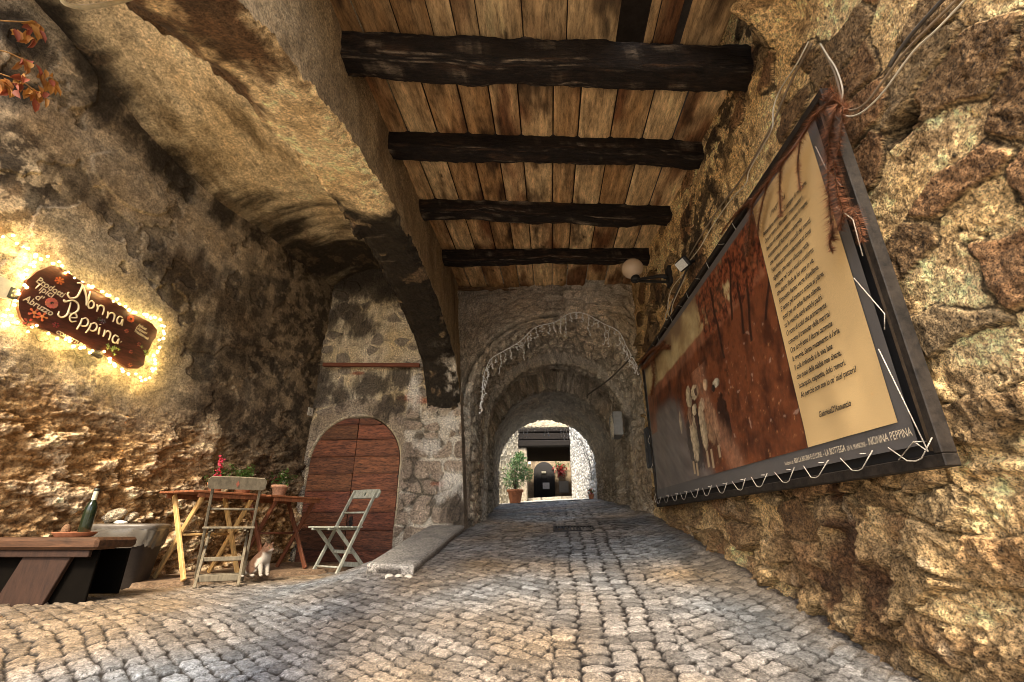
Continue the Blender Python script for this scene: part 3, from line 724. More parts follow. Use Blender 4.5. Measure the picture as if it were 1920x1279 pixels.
# ------------------------------------------------------------------ timber ceiling over the lane
def beam(px_l, px_r, h, w, name, label, lum=1.0, plank=False, sag=.0):
    """squared log between the arcade and the rough wall; px_*: photo points of the lower front edge"""
    d = ray(*px_l); t = 1.0
    for _ in range(8): t = face_x(t * d[2]) / d[0]
    A = d * t
    d2 = ray(*px_r); B = d2 * (A[2] / d2[2])
    A, B = Vector(A), Vector(B); ax = (B - A).normalized()
    A -= ax * .18; B += ax * .25
    L = (B - A).length; n, k = 150, 44
    s = np.linspace(0, 1, n)
    ang = np.linspace(0, 2 * np.pi, k + 1)
    # superellipse section
    e = .35 if not plank else .2
    cs = np.sign(np.cos(ang)) * np.abs(np.cos(ang)) ** e; sn = np.sign(np.sin(ang)) * np.abs(np.sin(ang)) ** e
    S = np.repeat(s[:, None], k + 1, 1)
    seed = A.y * 3.7
    lo = fbm(np.stack([s * L * 1.1, s * 0 + seed, s * 0], -1), 1, 3); hi_ = fbm(np.stack([s * L * 1.1, s * 0 + seed + 9, s * 0], -1), 1, 3)
    amp = .012 if plank else .085
    H = h / 2; W = w / 2
    yl = cs[None] * W * (1 + .14 * hi_[:, None]) ; zl = sn[None] * H + np.where(sn < 0, 1, .15)[None] * (lo[:, None] * amp) + sag * np.sin(np.pi * S)
    q = np.stack([S * L * .6, cs[None] * W * 3 + S * 0, sn[None] * H * 3 + S * 0], -1) + seed
    rough = fbm(q, 4.5, 5, .65) * (.042 if not plank else .006)
    yl = yl + cs[None] * rough; zl = zl + sn[None] * rough
    # local axes: ax, across (towards +y), up
    upv = Vector((0, 0, 1)); acr = upv.cross(ax).normalized()
    up2 = ax.cross(acr)
    O = A - acr * W + up2 * (H * 1.12)
    P = np.array(O)[None, None] + S[..., None] * L * np.array(ax) + yl[..., None] * np.array(acr) + zl[..., None] * np.array(up2)
    base = np.array([.014, .009, .006]) if not plank else np.array([.13, .075, .038])
    qq = np.stack([S * L * .5, cs[None] * 1.3 + S * 0, sn[None] * 1.3 + S * 0], -1) + seed
    t1 = fbm(qq, 3, 5, .65); C = mixc(base, np.array([.07, .038, .02]), sstep(.05, .45, t1)); C = mixc(C, np.array([.26, .20, .14]), sstep(.12, .4, fbm(qq * np.array([1, 3, 3]), 4, 5, .7, off=5)) * .8)
    loc = np.array(((A + B) / 2))
    M = Matrix(((ax.x, acr.x, up2.x, loc[0]), (ax.y, acr.y, up2.y, loc[1]), (ax.z, acr.z, up2.z, loc[2]), (0, 0, 0, 1)))
    Mi = np.array(M.inverted())
    Pl = P @ Mi[:3, :3].T + Mi[:3, 3]
    o = grid(name, Pl, C * lum, M_BEAM); o.matrix_world = M
    tag(o, label, 'beam', 'blackened timbers carrying the plank ceiling')
    return A, B

BEAMS = [((660, 158), (1372, 180), .27, .19, 'thick crooked blackened beam nearest the viewer under the plank ceiling', -.0),
         ((740, 303), (1312, 322), .22, .19, 'second blackened beam from the viewer, with grey scuffs on its face', 0),
         ((794, 416), (1262, 428), .21, .18, 'third blackened beam from the viewer, midway along the ceiling', 0),
         ((834, 503), (1218, 500), .19, .16, 'blackened beam behind the white globe lamp', 0)]
BE = []
for i, (l, r, h, w, lab, sg) in enumerate(BEAMS):
    BE.append(beam(l, r, h, w, 'timber_beam', lab, 1.0, False, sg))
BE.append(beam((862, 546), (1200, 553), .11, .06, 'timber_beam', 'thin brown squared timber against the tunnel front below the last planks', 1.3, True))
bz = [(a.z + BEAMS[min(i, 3)][2] * (1 if i < 4 else .8)) for i, (a, b) in enumerate(BE)]
by = [(a.y + b.y) / 2 for a, b in BE]
SK = (BE[1][1].y - BE[1][0].y) / (BE[1][1].x - BE[1][0].x)     # the timbers run a little askew
pc = np.polyfit(by[:4], bz[:4], 1)
def ceil_z(x, y):
    return pc[0] * (y - SK * x) + pc[1] - .01
def make_planks():
    pm = surf('ceiling_plank_wood', attr=True, rough=.8, n_scale=5, n_lo=.5, n_hi=1.5, bump=.5, b_scale=12, dist=.006, stretch=(5, .8, 2), speck=.35)
    allP = []; mb_v = []; 
    me_parts = []
    def strip(x0, x1, y0, y1, tone, dz=0.0, sd=0.0):
        n, m = max(4, int((y1 - y0) / .02)), max(4, int((x1 - x0) / .02))
        ys = np.linspace(y0, y1, n); xs = np.linspace(x0, x1, m)
        X, Y = np.meshgrid(xs, ys)
        Ys = Y + SK * X
        Z = ceil_z(X, Ys) + dz
        q = np.stack([X * 3, Ys * .5, X * 0 + sd], -1); q2 = np.stack([X * 12, Ys * .7, X * 0 + sd], -1)
        Z = Z + fbm(q, 1, 2) * .006 + sstep(.012, 0, np.minimum(X - x0, x1 - X)) * .016
        lightc = np.array([.60, .425, .22]); mid = np.array([.36, .20, .08]); dk = np.array([.05, .022, .010]); redc = np.array([.17, .055, .018])
        a = np.clip(.45 + tone + fbm(q, 1.2, 4, .6) * 1.2, 0, 1)
        C = mixc(mid, lightc, a); C = mixc(C, redc, sstep(.0, .35, fbm(q * np.array([.7, 1.6, 1]), .9, 4, .6, off=21)) * .85); C = mixc(C, dk, sstep(.10, .4, fbm(q * np.array([1, 1.5, 1]), 1.1, 5, .65, off=33)) * .8)
        C = C * (1 + fbm(q2, 2, 5, .65) * .7)[..., None]
        kn = np.sqrt(((X - (x0 + x1) / 2 - .03) * 2.2) ** 2 + ((Ys - y0 - (y1 - y0) * h2(int(sd * 91) + 1, 3, 4)) * 1.0) ** 2)
        C = mixc(C, dk, sstep(.05, .02, kn + fbm(q2, 3, 2) * .012) * .8)
        # planks darker beside the timbers
        for yb in by:
            C = mixc(C, dk * .6, sstep(.26, .05, np.abs(Ys - SK * X - (yb - SK * .1) - .05) + fbm(q, 2, 3) * .12) * .45)
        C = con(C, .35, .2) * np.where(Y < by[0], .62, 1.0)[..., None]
        P = np.stack([X, Ys, Z], -1)
        idx = np.arange(n * m).reshape(n, m); q4 = np.stack([idx[:-1, :-1], idx[1:, :-1], idx[1:, 1:], idx[:-1, 1:]], -1).reshape(-1, 4)
        k = sum(len(p[0]) for p in me_parts)
        me_parts.append((P.reshape(-1, 3), C.reshape(-1, 3), q4 + k))
    e = np.array([-1.42, -1.19, -.93, -.66, -.42, -.19, .09, .31, .60, .89, 1.16, 1.5]) + .02
    tones = [-.3, .25, -.15, -.5, .2, .3, -.1, .45, -.2, .5, .35]
    for i in range(len(e) - 1):
        ylast = by[4] - .02
        if i in (8, 9): ylast = by[4] - .42 if i == 8 else by[4] - .02
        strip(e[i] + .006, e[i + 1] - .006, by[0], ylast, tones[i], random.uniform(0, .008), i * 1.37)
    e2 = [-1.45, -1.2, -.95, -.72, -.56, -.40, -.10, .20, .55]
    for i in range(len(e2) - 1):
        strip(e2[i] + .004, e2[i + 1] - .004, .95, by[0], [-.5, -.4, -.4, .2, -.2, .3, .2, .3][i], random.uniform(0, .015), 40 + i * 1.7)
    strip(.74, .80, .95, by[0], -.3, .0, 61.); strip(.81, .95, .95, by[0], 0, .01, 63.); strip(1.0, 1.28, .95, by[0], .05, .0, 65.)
    V = np.concatenate([p[0] for p in me_parts]); Cc = np.concatenate([p[1] for p in me_parts]); Fq = np.concatenate([p[2] for p in me_parts])
    me = bpy.data.meshes.new('plank_ceiling'); me.from_pydata([], [], [])
    me.vertices.add(len(V)); me.vertices.foreach_set('co', V.reshape(-1).astype(np.float32))
    me.loops.add(Fq.size); me.loops.foreach_set('vertex_index', Fq.reshape(-1).astype(np.int32))
    me.polygons.add(len(Fq)); me.polygons.foreach_set('loop_start', (np.arange(len(Fq)) * 4).astype(np.int32)); me.polygons.foreach_set('use_smooth', np.ones(len(Fq), bool))
    me.update(calc_edges=True)
    at = me.color_attributes.new('Col', 'FLOAT_COLOR', 'POINT'); c4 = np.ones((len(V), 4), np.float32); c4[:, :3] = np.clip(Cc, 0, 1); at.data.foreach_set('color', c4.reshape(-1))
    me.materials.append(pm)
    o = bpy.data.objects.new('plank_ceiling', me); COL.objects.link(o)
    tag(o, 'ceiling of brown water-stained planks with dark gaps, laid over the beams', 'ceiling')
make_planks()
# dark slabs added above the planks to stop light leaks, seen through the gaps
mb = MB()
mb.box(-2.2, 2.6, .93, 7.2, 4.04, 4.12)
mb.box(-1.5, 1.75, .93, 7.0, 3.98, 4.02)
mb.build('light_stop_slab', surf('dark_stop_slab', (.03, .022, .016), n_scale=8))
tag(bpy.data.objects['light_stop_slab'], 'dark slab added over the plank ceiling to keep sky light out, seen through its gaps', 'added slab')

# ------------------------------------------------------------------ stone tunnel
TY = 6.5
def tun(y):
    ks = np.array([6.5, 7.45, 7.5, 7.78, 7.84, 8.95, 9.0, 9.2, 9.26, 11.45])
    hw = np.interp(y, ks, [1.27, 1.22, 1.15, 1.15, 1.36, 1.33, 1.17, 1.17, 1.22, 1.17])
    cz = np.interp(y, ks, [2.94, 2.76, 2.56, 2.56, 2.95, 2.90, 2.52, 2.52, 2.60, 2.42])
    xc = np.interp(y, [6.5, 7.5, 9, 11.45], [.16, .13, .06, -.08])
    return xc, hw, cz
def make_tunnel():
    root = thing('stone_tunnel', 'rubble-built barrel tunnel at the top of the lane with daylight at its far end', 'tunnel', (0, 6.5, 0))
    sub = lambda n, P, C, m=M_STONE: grid(n, P - np.array([0, 6.5, 0]), C, m, root)
    k = 420; nj = 130
    def section(y):
        xc, hw, cz = tun(y); zb = lane_z(y) - .25; zs = cz - hw
        a = np.linspace(np.pi, 0, k - 2 * nj)
        x = np.r_[np.full(nj, xc - hw), xc + hw * np.cos(a), np.full(nj, xc + hw)]
        z = np.r_[np.linspace(zb, zs, nj, endpoint=False), zs + hw * np.sin(a), np.linspace(zs, zb, nj + 1)[1:]]
        nx = np.r_[np.full(nj, -1.0), np.cos(a), np.full(nj, 1.0)]; nz = np.r_[np.zeros(nj), np.sin(a), np.zeros(nj)]
        return x, z, nx, nz
    def stonecol(Q, u, v, tone=1.0, sd=0):
        f1, ed, idn, ox, oy = voro(u / .20 + fbm(Q, 3, 3) * .5, v / .13 + fbm(Q, 3, 3, off=7) * .5, 71 + sd, .95)
        st = sstep(.05, .25, ed)
        D = st * (.03 + .03 * idn) + fbm(Q, 3, 4) * .05 + fbm(Q, 14, 4, .6) * .022 + fbm(Q, 34, 3, .6) * .008
        g = .27 + .30 * h2((idn * 7001).astype(int), 1, 2)
        c = mixc(np.array([1.0, .93, .80]), np.array([1.15, .88, .58]), np.clip(.4 + fbm(Q, 1.2, 4) * 1.3, 0, 1)) * g[..., None]
        mo = np.array([.30, .26, .205]) * (1 + fbm(Q, 12, 4, .6) * .9)[..., None]
        c = mixc(mo, c, st * .75); c = c * (1 + fbm(Q, 22, 4, .7) * .8)[..., None]
        c = mixc(c, np.array([.60, .55, .46]), sstep(.2, .5, fbm(Q, 2.2, 5, .62, off=15)) * .5)
        c = mixc(c, np.array([.03, .025, .02]), sstep(.22, .5, fbm(Q, 2.8, 5, .62, off=27)) * .6)
        return D, c * tone
    ys = np.unique(np.concatenate([np.linspace(6.5, 7.45, 66), np.linspace(7.44, 7.52, 10), np.linspace(7.52, 7.78, 16), np.linspace(7.78, 7.86, 10), np.linspace(7.86, 8.93, 50), np.linspace(8.94, 9.02, 8), np.linspace(9.04, 9.28, 16), np.linspace(9.3, 11.45, 110)]))
    R = [section(y) for y in ys]
    X = np.array([r[0] for r in R]); Z = np.array([r[1] for r in R]); NX = np.array([r[2] for r in R]); NZ = np.array([r[3] for r in R])
    Y = np.repeat(ys[:, None], k, 1); Q = np.stack([X, Y, Z], -1)
    arc = np.cumsum(np.r_[0, np.hypot(np.diff(X[0]), np.diff(Z[0]))])
    D, C = stonecol(Q, Y, np.repeat(arc[None], len(ys), 0), 1.3); D = D * sstep(6.5, 6.66, Y); C = con(C, .4)
    smooth = sstep(9.2, 9.5, Y); D = D * (1 - .45 * smooth)
    plast = smooth * np.clip(.5 + fbm(Q, 1.5, 4), 0, 1) * sstep(.6, 1.4, Z - lane_z(Y)); C = mixc(C, np.array([.70, .66, .57]) * (1 + fbm(Q, 8, 5, .65) * .7)[..., None], plast * .9)
    rb = ((Y > 7.47) & (Y < 7.8)) | ((Y > 8.97) & (Y < 9.22)); C = np.where(rb[..., None], C * .9, C); D = np.where(rb, D * .6, D)
    ed = sstep(7.52, 7.46, Y) * sstep(7.42, 7.47, Y); C = mixc(C, np.array([.36, .33, .29]), ed * .7)
    right = sstep(.3, 1.0, X) * sstep(2.0, .6, Z); C = mixc(C, np.array([.32, .21, .10]) * (1 + fbm(Q, 10, 4) * .8)[..., None], right * .5)
    sub('vault', Q - np.stack([NX * D, 0 * D, NZ * D], -1), C)
    # front wall round the opening
    x, z, nx, nz = section(6.5); m = 150; r = np.linspace(0, 1, m)
    x0, x1, zt = -1.62, 1.75, 4.0
    tx = np.where(x < -1.0, x0, np.where(x > 1.3, x1, x)); 
    ox = np.empty(k); oz = np.empty(k)
    xc, hw, cz = tun(6.5); zs = cz - hw
    for i in range(k):
        if z[i] <= zs + 1e-6:
            ox[i] = x0 if x[i] < xc else x1; oz[i] = z[i]
        else:
            dx, dz = x[i] - xc, z[i] - zs
            s = min((zt - zs) / dz if dz > 1e-6 else 9e9, ((x1 - xc) / dx) if dx > 1e-6 else 9e9, ((x0 - xc) / dx) if dx < -1e-6 else 9e9)
            ox[i], oz[i] = xc + dx * s, zs + dz * s
    Xf = x[None] + (ox - x)[None] * r[:, None]; Zf = z[None] + (oz - z)[None] * r[:, None]
    Q = np.stack([Xf, Xf * 0 + TY, Zf], -1)
    D, C = stonecol(Q, Xf + 3, Zf, 1.5, 4)
    # relieving arch drawn in the masonry on the left
    rr = np.hypot(Xf - xc, Zf - zs + .1); gro = sstep(.05, .0, np.abs(rr - 1.42 + fbm(Q, 3, 3) * .05)) * (Zf > 1.7) * (Xf < .2)
    D = D - gro * .06; C = C * (1 - .6 * gro)[..., None]; C = mixc(C, np.array([.25, .2, .15]) * (1 + fbm(Q, 9, 4)[..., None]), sstep(1.44, 1.5, rr) * (Xf < .3) * .6)
    C = mixc(C, np.array([.40, .30, .17]) * (1 + fbm(Q, 6, 4)[..., None] * .8), sstep(.7, 1.2, Xf) * .5)
    D = D * sstep(0, .03, r)[:, None] + 0
    sub('front_wall', Q - np.stack([0 * D, D, 0 * D], -1), C)
    # far mouth: ring and outside face
    x, z, nx, nz = section(11.45)
    rg = np.linspace(0, 1, 16)
    Xf = x[None] + nx[None] * rg[:, None] * .3; Zf = z[None] + nz[None] * rg[:, None] * .3
    Q = np.stack([Xf, Xf * 0 + 11.45, Zf], -1); D, C = stonecol(Q, Xf, Zf, 1.0, 9)
    sub('far_wall', Q, C)
    # plastered lip of the far arch, hanging a little below the vault
    mb = MB()
    a = np.linspace(np.pi * 1.0, 0, 60); xc, hw, cz = tun(11.45); zs = cz - hw
    prof = []
    return root
make_tunnel()
fz = lambda x, y: float(floor_z(x, y))
IRON = plain('dark_iron', (.03, .028, .027), .55, .6)
RED_WOOD = surf('reddish_bar_wood', (.16, .055, .03), n_scale=10, n_lo=.6, n_hi=1.3, bump=.4, b_scale=25, stretch=(.5, 4, 4))
LEAF = leafmat('leaf'); TERRA = surf('terracotta', (.48, .19, .09), rough=.8, n_scale=14, n_lo=.7, n_hi=1.2, bump=.3)
SOIL = surf('soil', (.05, .035, .025), n_scale=60)
PALE_CABLE = plain('pale_cable', (.55, .48, .36), .5); DARK_CABLE = plain('dark_cable', (.07, .06, .05), .6); BROWN_CABLE = plain('brown_cable', (.22, .16, .10), .6)

# ---- slab step along the pier, low platform under the tables
def slab():
    n, m = 60, 260
    P0 = [(-1.53, 4.12), (-1.12, 4.06), (-1.10, 6.2), (-1.56, 6.2)]
    mb = MB()
    def top(x, y): return fz(-1.2, y) + .085
    bm = bmesh.new()
    nx, ny = 26, 120
    verts = {}
    for j in range(ny + 1):
        for i in range(nx + 1):
            s, t = i / nx, j / ny
            x = (P0[0][0] * (1 - s) + P0[1][0] * s) * (1 - t) + (P0[3][0] * (1 - s) + P0[2][0] * s) * t
            y = (P0[0][1] * (1 - s) + P0[1][1] * s) * (1 - t) + (P0[3][1] * (1 - s) + P0[2][1] * s) * t
            verts[i, j] = (x, y)
    XY = np.array([[verts[i, j] for i in range(nx + 1)] for j in range(ny + 1)])
    X, Y = XY[..., 0], XY[..., 1]
    Z = np.vectorize(top)(X, Y)
    Q = np.stack([X, Y, X * 0], -1)
    e = np.minimum(np.minimum(np.linspace(0, 1, nx + 1)[None] * .42, (1 - np.linspace(0, 1, nx + 1))[None] * .42), np.linspace(0, 1, ny + 1)[:, None] * 2.1)
    Z = Z + fbm(Q, 4, 3) * .008 - .016 * sstep(.03, 0, e) + fbm(Q, 20, 3) * .002
    g = mixc(np.array([.27, .255, .23]), np.array([.40, .37, .32]), np.clip(.5 + fbm(Q, 5, 5, .65) * 1.5, 0, 1)); g = mixc(g, np.array([.5, .46, .4]), sstep(.02, .0, e) * .7)
    # skirt: four rings below the rim
    rim = [(i, 0) for i in range(nx + 1)] + [(nx, j) for j in range(1, ny + 1)] + [(i, ny) for i in range(nx - 1, -1, -1)] + [(0, j) for j in range(ny - 1, 0, -1)]
    vs = [(X[j, i], Y[j, i], Z[j, i]) for j in range(ny + 1) for i in range(nx + 1)]
    cs = [tuple(g[j, i]) for j in range(ny + 1) for i in range(nx + 1)]
    fs = [(j * (nx + 1) + i, j * (nx + 1) + i + 1, (j + 1) * (nx + 1) + i + 1, (j + 1) * (nx + 1) + i) for j in range(ny) for i in range(nx)]
    prev = [j * (nx + 1) + i for i, j in rim]
    for lv in range(1, 7):
        cur = []
        for (i, j) in rim:
            x, y, z = X[j, i], Y[j, i], Z[j, i]
            nn = float(perlin(np.array([[x * 9, y * 9, lv * .7]]))[0])
            cur.append(len(vs)); vs.append((x + nn * .008, y + nn * .008, z - .034 * lv))
            w = float(perlin(np.array([[x * 6, y * 6, lv * .5 + 9]]))[0])
            c = (.42, .38, .33) if (j == 0 and w > -.05) else ((.10, .085, .07) if j == 0 else (.20, .165, .13))  # slab front painted paler than its sides, as if lit from the front
            cs.append(c)
        n_ = len(rim)
        fs += [(prev[q], cur[q], cur[(q + 1) % n_], prev[(q + 1) % n_]) for q in range(n_)]
        prev = cur
    mb.v = vs; mb.f = fs; mb.c = cs; mb.smooth = [True] * len(fs)
    o = mb.build('stone_slab', M_STONE)
    tag(o, 'long worn grey stone slab lying along the lane in front of the pier', 'stone slab')
    # lime lump under its front
    mb = MB()
    for k in range(3):
        c = Vector((-1.30 + .08 * k, 4.02 - .01 * k, fz(-1.28, 4.0) + .005))
        mb.lathe([(.001, .026), (.022, .022), (.036, .008), (.04, -.02)], c, 9)
    o = mb.build('mortar_lump', surf('lime_mortar', (.6, .55, .46), n_scale=60, bump=.9)); tag(o, 'pale lump of mortar on the cobbles at the front end of the stone slab', 'mortar lump')
slab()

def platform():
    # low worn boards on which tables and cat stand
    pts = [(-3.9, 3.72), (-2.72, 4.25), (-2.28, 5.1), (-2.05, 6.15), (-3.5, 6.15)]
    nx, ny = 90, 130
    xs = np.linspace(-4.0, -2.0, nx); ys = np.linspace(3.9, 6.18, ny); X, Y = np.meshgrid(xs, ys)
    xr = np.interp(Y, [3.9, 4.4, 5.1, 6.15], [-3.25, -2.95, -2.42, -2.1])
    X = -4.0 + (X + 4.0) / 2.0 * (xr + 4.0)
    Q = np.stack([X, Y, X * 0], -1)
    edge = np.linspace(0, 1, nx)[None] + 0 * Y
    Z = -.435 + fbm(Q, 3, 3) * .01 + fbm(Q, 16, 3) * .004; Z = np.where(edge > .995, -.52, Z); Z = np.where(np.linspace(0, 1, ny)[:, None] < .004, -.52, Z)
    C = mixc(np.array([.17, .105, .06]), np.array([.27, .18, .11]), np.clip(.5 + fbm(Q * np.array([1, 4, 1]), 2.5, 5, .65) * 1.4, 0, 1))
    o = grid('platform', np.stack([X, Y, Z], -1), C, M_OLDWOOD); tag(o, 'low brown earth-worn platform under the folding tables', 'platform')
platform()

# ---- red-brown bar across the whitewashed wall
a, b = hit(606, 684, (0, YD - .1, 0), (0, 1, 0)), hit(787, 685, (0, YD - .1, 0), (0, 1, 0))
o = MB().bar(a, b, .05, .055, bev=.006).build('wooden_bar', RED_WOOD); tag(o, 'thin red-brown wooden bar spanning the wall above the round-headed door', 'bar')

# ---- framed banner on the rough wall
BP = Vector((1.592 - .13, 0, 0)); BN = Vector((1, .04, 0)).normalized()
bx = lambda y: 1.592 - .13 - .04 * y
def banner():
    root = thing('framed_banner', 'large dark-framed banner with a pastoral picture and printed poem, laced to the right wall', 'banner', (bx(3.8), 3.8, .2))
    # local frame: X towards the viewer's end (-y), Y up, Z out from the wall (-x)
    ex = Vector((.04, -1, 0)).normalized(); ez = Vector((-1, -.04, 0)).normalized(); ey = Vector((0, 0, 1))
    def M(y, z, out): 
        o = Vector((bx(y), y, z)) - Vector(root.location) + ez * out
        return Matrix(((ex.x, ey.x, ez.x, o.x), (ex.y, ey.y, ez.y, o.y), (ex.z, ey.z, ez.z, o.z), (0, 0, 0, 1)))
    Y0, Y1, Z0, Z1 = 1.77, 5.80, .19, 1.99       # frame, outer
    L, H = Y1 - Y0, Z1 - Z0
    M0 = M(Y1, Z0, 0)
    fr = surf('rusty_frame_steel', (.016, .012, .009), rough=.6, n_scale=16, n_lo=.4, n_hi=2.2, bump=.5, b_scale=60, spec=.25)
    mb = MB()
    mb.box(0, L, 0, .045, -.035, .02, M0); mb.box(0, L, H - .045, H, -.035, .02, M0); mb.box(0, .045, .045, H - .045, -.035, .02, M0); mb.box(L - .038, L, .045, H - .045, -.035, .02, M0)
    mb.build('frame', fr, root)
    mb = MB(); mb.box(.05, L - .055, .05, H - .05, -.03, -.024, M0); mb.build('backing', plain('dark_backing', (.018, .015, .013), .8), root)
    # the canvas: slightly rippled grey sheet
    bx0, bx1, bz0, bz1 = .07, L - .10, .085, H - .075
    def sheet(name, x0, x1, z0, z1, out, colf, nx, nz, mat):
        xs = np.linspace(x0, x1, nx); zs = np.linspace(z0, z1, nz); X, Zz = np.meshgrid(xs, zs)
        Q = np.stack([X, Zz, X * 0], -1)
        rip = fbm(np.stack([X * 1.3 + Zz * .25, Zz * .25, X * 0], -1), 2.2, 2) * .010 * sstep(0, .25, np.minimum(np.minimum(X - bx0, bx1 - X), np.minimum(Zz - bz0, bz1 - Zz)) + .03)
        rip = rip + (np.sin((X * 6 - Zz * 2.2) * 3) * .004 + np.sin(X * 31 - Zz * 9) * .002) * sstep(.9, .0, X) * sstep(.9, .1, Zz)
        rip = rip + (np.sin((X - .28 * Zz) * 24) * .0012) * sstep(.5, .12, Zz) * sstep(L - 1.1, L - .6, X)
        Wt = np.stack([X, Zz, out + rip, np.ones_like(X)], -1) @ np.array(M0).T
        return grid(name, Wt[..., :3], colf(X, Zz, Q), mat, root)
    cm = surf('printed_canvas', attr=True, rough=.45, n_scale=120, n_lo=.93, n_hi=1.07, bump=.1, b_scale=300, spec=.35)
    sheet('canvas', bx0, bx1, bz0, bz1, .012, lambda X, Z, Q: np.ones(X.shape + (3,)) * np.array([.105, .095, .088]), 300, 110, cm)
    # plain pastoral picture: autumn hillside, trees, a small flock, a grey track
    px0, px1, pz0, pz1 = bx0 + .05, L - .81, bz0 + .10, bz1 - .06
    Mi = M0.inverted()
    def ST(px, py):
        p = Mi @ (Vector(root.location) * 0 + Vector(hit(px, py, tuple(Vector(root.location)), (1, .04, 0))) - Vector(root.location)); return (p.x - px0) / (px1 - px0), (p.y - pz0) / (pz1 - pz0)
    def paint(X, Z, Q):
        s, t = (X - px0) / (px1 - px0), (Z - pz0) / (pz1 - pz0)
        q = np.stack([s * 3.2, t * 1.6, s * 0], -1); st = np.stack([s * 26, t * 8, s * 0], -1); st2 = np.stack([s * 60, t * 24, s * 0], -1)
        n = fbm(q, 2, 5, .65); sk = fbm(st, 1, 4, .65); dots = fbm(st2, 1.2, 4, .7)
        C = mixc(np.array([.055, .016, .007]), np.array([.22, .066, .024]), np.clip(.45 + n * 1.1 + sk * 1.1, 0, 1))
        C = mixc(C, np.array([.035, .012, .006]), sstep(.10, .55, n + sk * .7 - .1 + (s - .7) * .5))
        C = mixc(C, np.array([.50, .24, .10]), sstep(.25, .5, dots + .15 * sk) * .65 * sstep(.75, .3, t))
        hz = .735 + .04 * s + .03 * fbm(q, 3, 3)
        sky = sstep(-.01, .015, t - hz)
        cloud = np.clip(.45 + fbm(q, 2.2, 5, .6, off=9) * 1.6, 0, 1)
        C = mixc(C, mixc(np.array([.30, .20, .09]), np.array([.62, .49, .25]), cloud), sky)
        C = mixc(C, np.array([.16, .09, .05]), sstep(.86, .98, t + fbm(q, 2, 4) * .2) * .85 * sky)
        def P(px, py): return ST(px, py)
        hill = sstep(.02, -.01, np.abs(t - hz + .03) - .03); C = mixc(C, np.array([.30, .12, .06]) * (1 + sk[..., None]), hill * .7)
        for (fx, fy, tx, ty, cr) in [(1412, 640, 1400, 480, .10), (1398, 625, 1385, 520, .06), (1362, 672, 1338, 555, .11), (1440, 600, 1452, 455, .07), (1375, 600, 1372, 500, .06)]:
            a, b = P(fx, fy); c, d_ = P(tx, ty); x = a + (c - a) * np.clip((t - b) / max(.05, d_ - b), 0, 1)
            tr = sstep(.0075, .003, np.abs(s - x - .002 * np.sin(t * 30))) * (t > b) * (t < d_ + .05)
            dd = np.sqrt(((s - c) / cr) ** 2 + ((t - d_) / (cr * 1.9)) ** 2) + fbm(st, 1.1, 4, .7) * .9
            C = mixc(C, mixc(np.array([.035, .009, .006]), np.array([.28, .075, .028]), np.clip(.45 + dots * 1.9, 0, 1)), sstep(1.1, .75, dd) * .95)
            C = mixc(C, np.array([.025, .010, .007]), tr * .95)
        a, b = P(1262, 760); tk_x = a + (P(1345, 905)[0] - a) * (1 - np.clip(t / .62, 0, 1))
        tk = sstep(.05, -.05, s - tk_x + .06 * sk) * sstep(.62, .5, t)
        C = mixc(C, mixc(np.array([.10, .085, .075]), np.array([.21, .18, .155]), np.clip(.5 + fbm(np.stack([s * 10 + t * 6, t * 3, s * 0], -1), 2, 4), 0, 1)), tk * .92)
        wood = sstep(.0, .04, .10 + .10 * fbm(st, .5, 3) - s + .02) * (t > .42) * (t < .74); C = mixc(C, np.array([.20, .08, .035]) * (1 + sk[..., None]), wood * .85)
        def blob(px, py, w, h, col, k=1.0, rag=.22):
            """w, h: half sizes in photo points"""
            x, y = P(px, py); a_ = abs(P(px + w, py)[0] - P(px - w, py)[0]) / 2; b_ = abs(P(px, py - h)[1] - P(px, py + h)[1]) / 2
            dd = np.sqrt(((s - x) / (a_ * .9)) ** 2 + ((t - y) / b_) ** 2) + fbm(st2, .9, 4, .7) * rag * 1.7; shd = np.clip(1.05 - .55 * np.clip((s - x) / a_ + .25, 0, 1.3), .35, 1.1)
            return mixc(C, np.array(col) * .85 * (shd * np.clip(1 + dots * 1.1 + sk * .7, .3, 1.6))[..., None], sstep(1.05, .85, dd) * k)
        C = blob(1362, 790, 13, 60, (.035, .014, .009), .93); C = blob(1308, 820, 22, 65, (.05, .035, .028), .75); C = blob(1342, 850, 16, 30, (.10, .04, .02), .6)
        for px, py, w, h, cc in [(1294, 745, 6, 24, (.56, .44, .27)), (1305, 735, 9, 16, (.62, .5, .31)), (1325, 722, 6, 12, (.64, .53, .34)), (1346, 718, 8, 9, (.70, .60, .42)), (1334, 790, 13, 48, (.30, .17, .09)), (1347, 800, 6, 40, (.36, .21, .11)), (1321, 800, 8, 50, (.54, .41, .25)), (1320, 758, 5, 14, (.60, .48, .3)), (1305, 820, 8, 52, (.58, .45, .28)), (1305, 768, 6, 12, (.64, .52, .33)), (1297, 780, 5, 20, (.34, .2, .12)), (1279, 792, 2.6, 22, (.5, .4, .27))]:
            C = blob(px, py, w, h, cc)
        for px, py, w, h in [(1307, 735, 3, 9), (1318, 728, 3, 14), (1341, 728, 4, 8), (1312, 790, 2, 30)]: C = blob(px, py, w, h, (.04, .025, .018))
        for px, y0, y1 in [(1303, 865, 890), (1309, 868, 893), (1328, 845, 878), (1336, 842, 880), (1350, 835, 858)]:
            x, a = P(px, y0); b = P(px, y1)[1]; C = mixc(C, np.array([.46, .33, .19]), sstep(.010, .004, np.abs(s - x)) * (t < a) * (t > b) * .9)
        path = sstep(.06, .0, np.abs(s - np.interp(t, [0, .3, .6], [.72, .60, .56]) + .05 * n) - .01) * (t < .6); C = mixc(C, np.array([.46, .22, .12]) * (1 + dots[..., None]), path * .45)
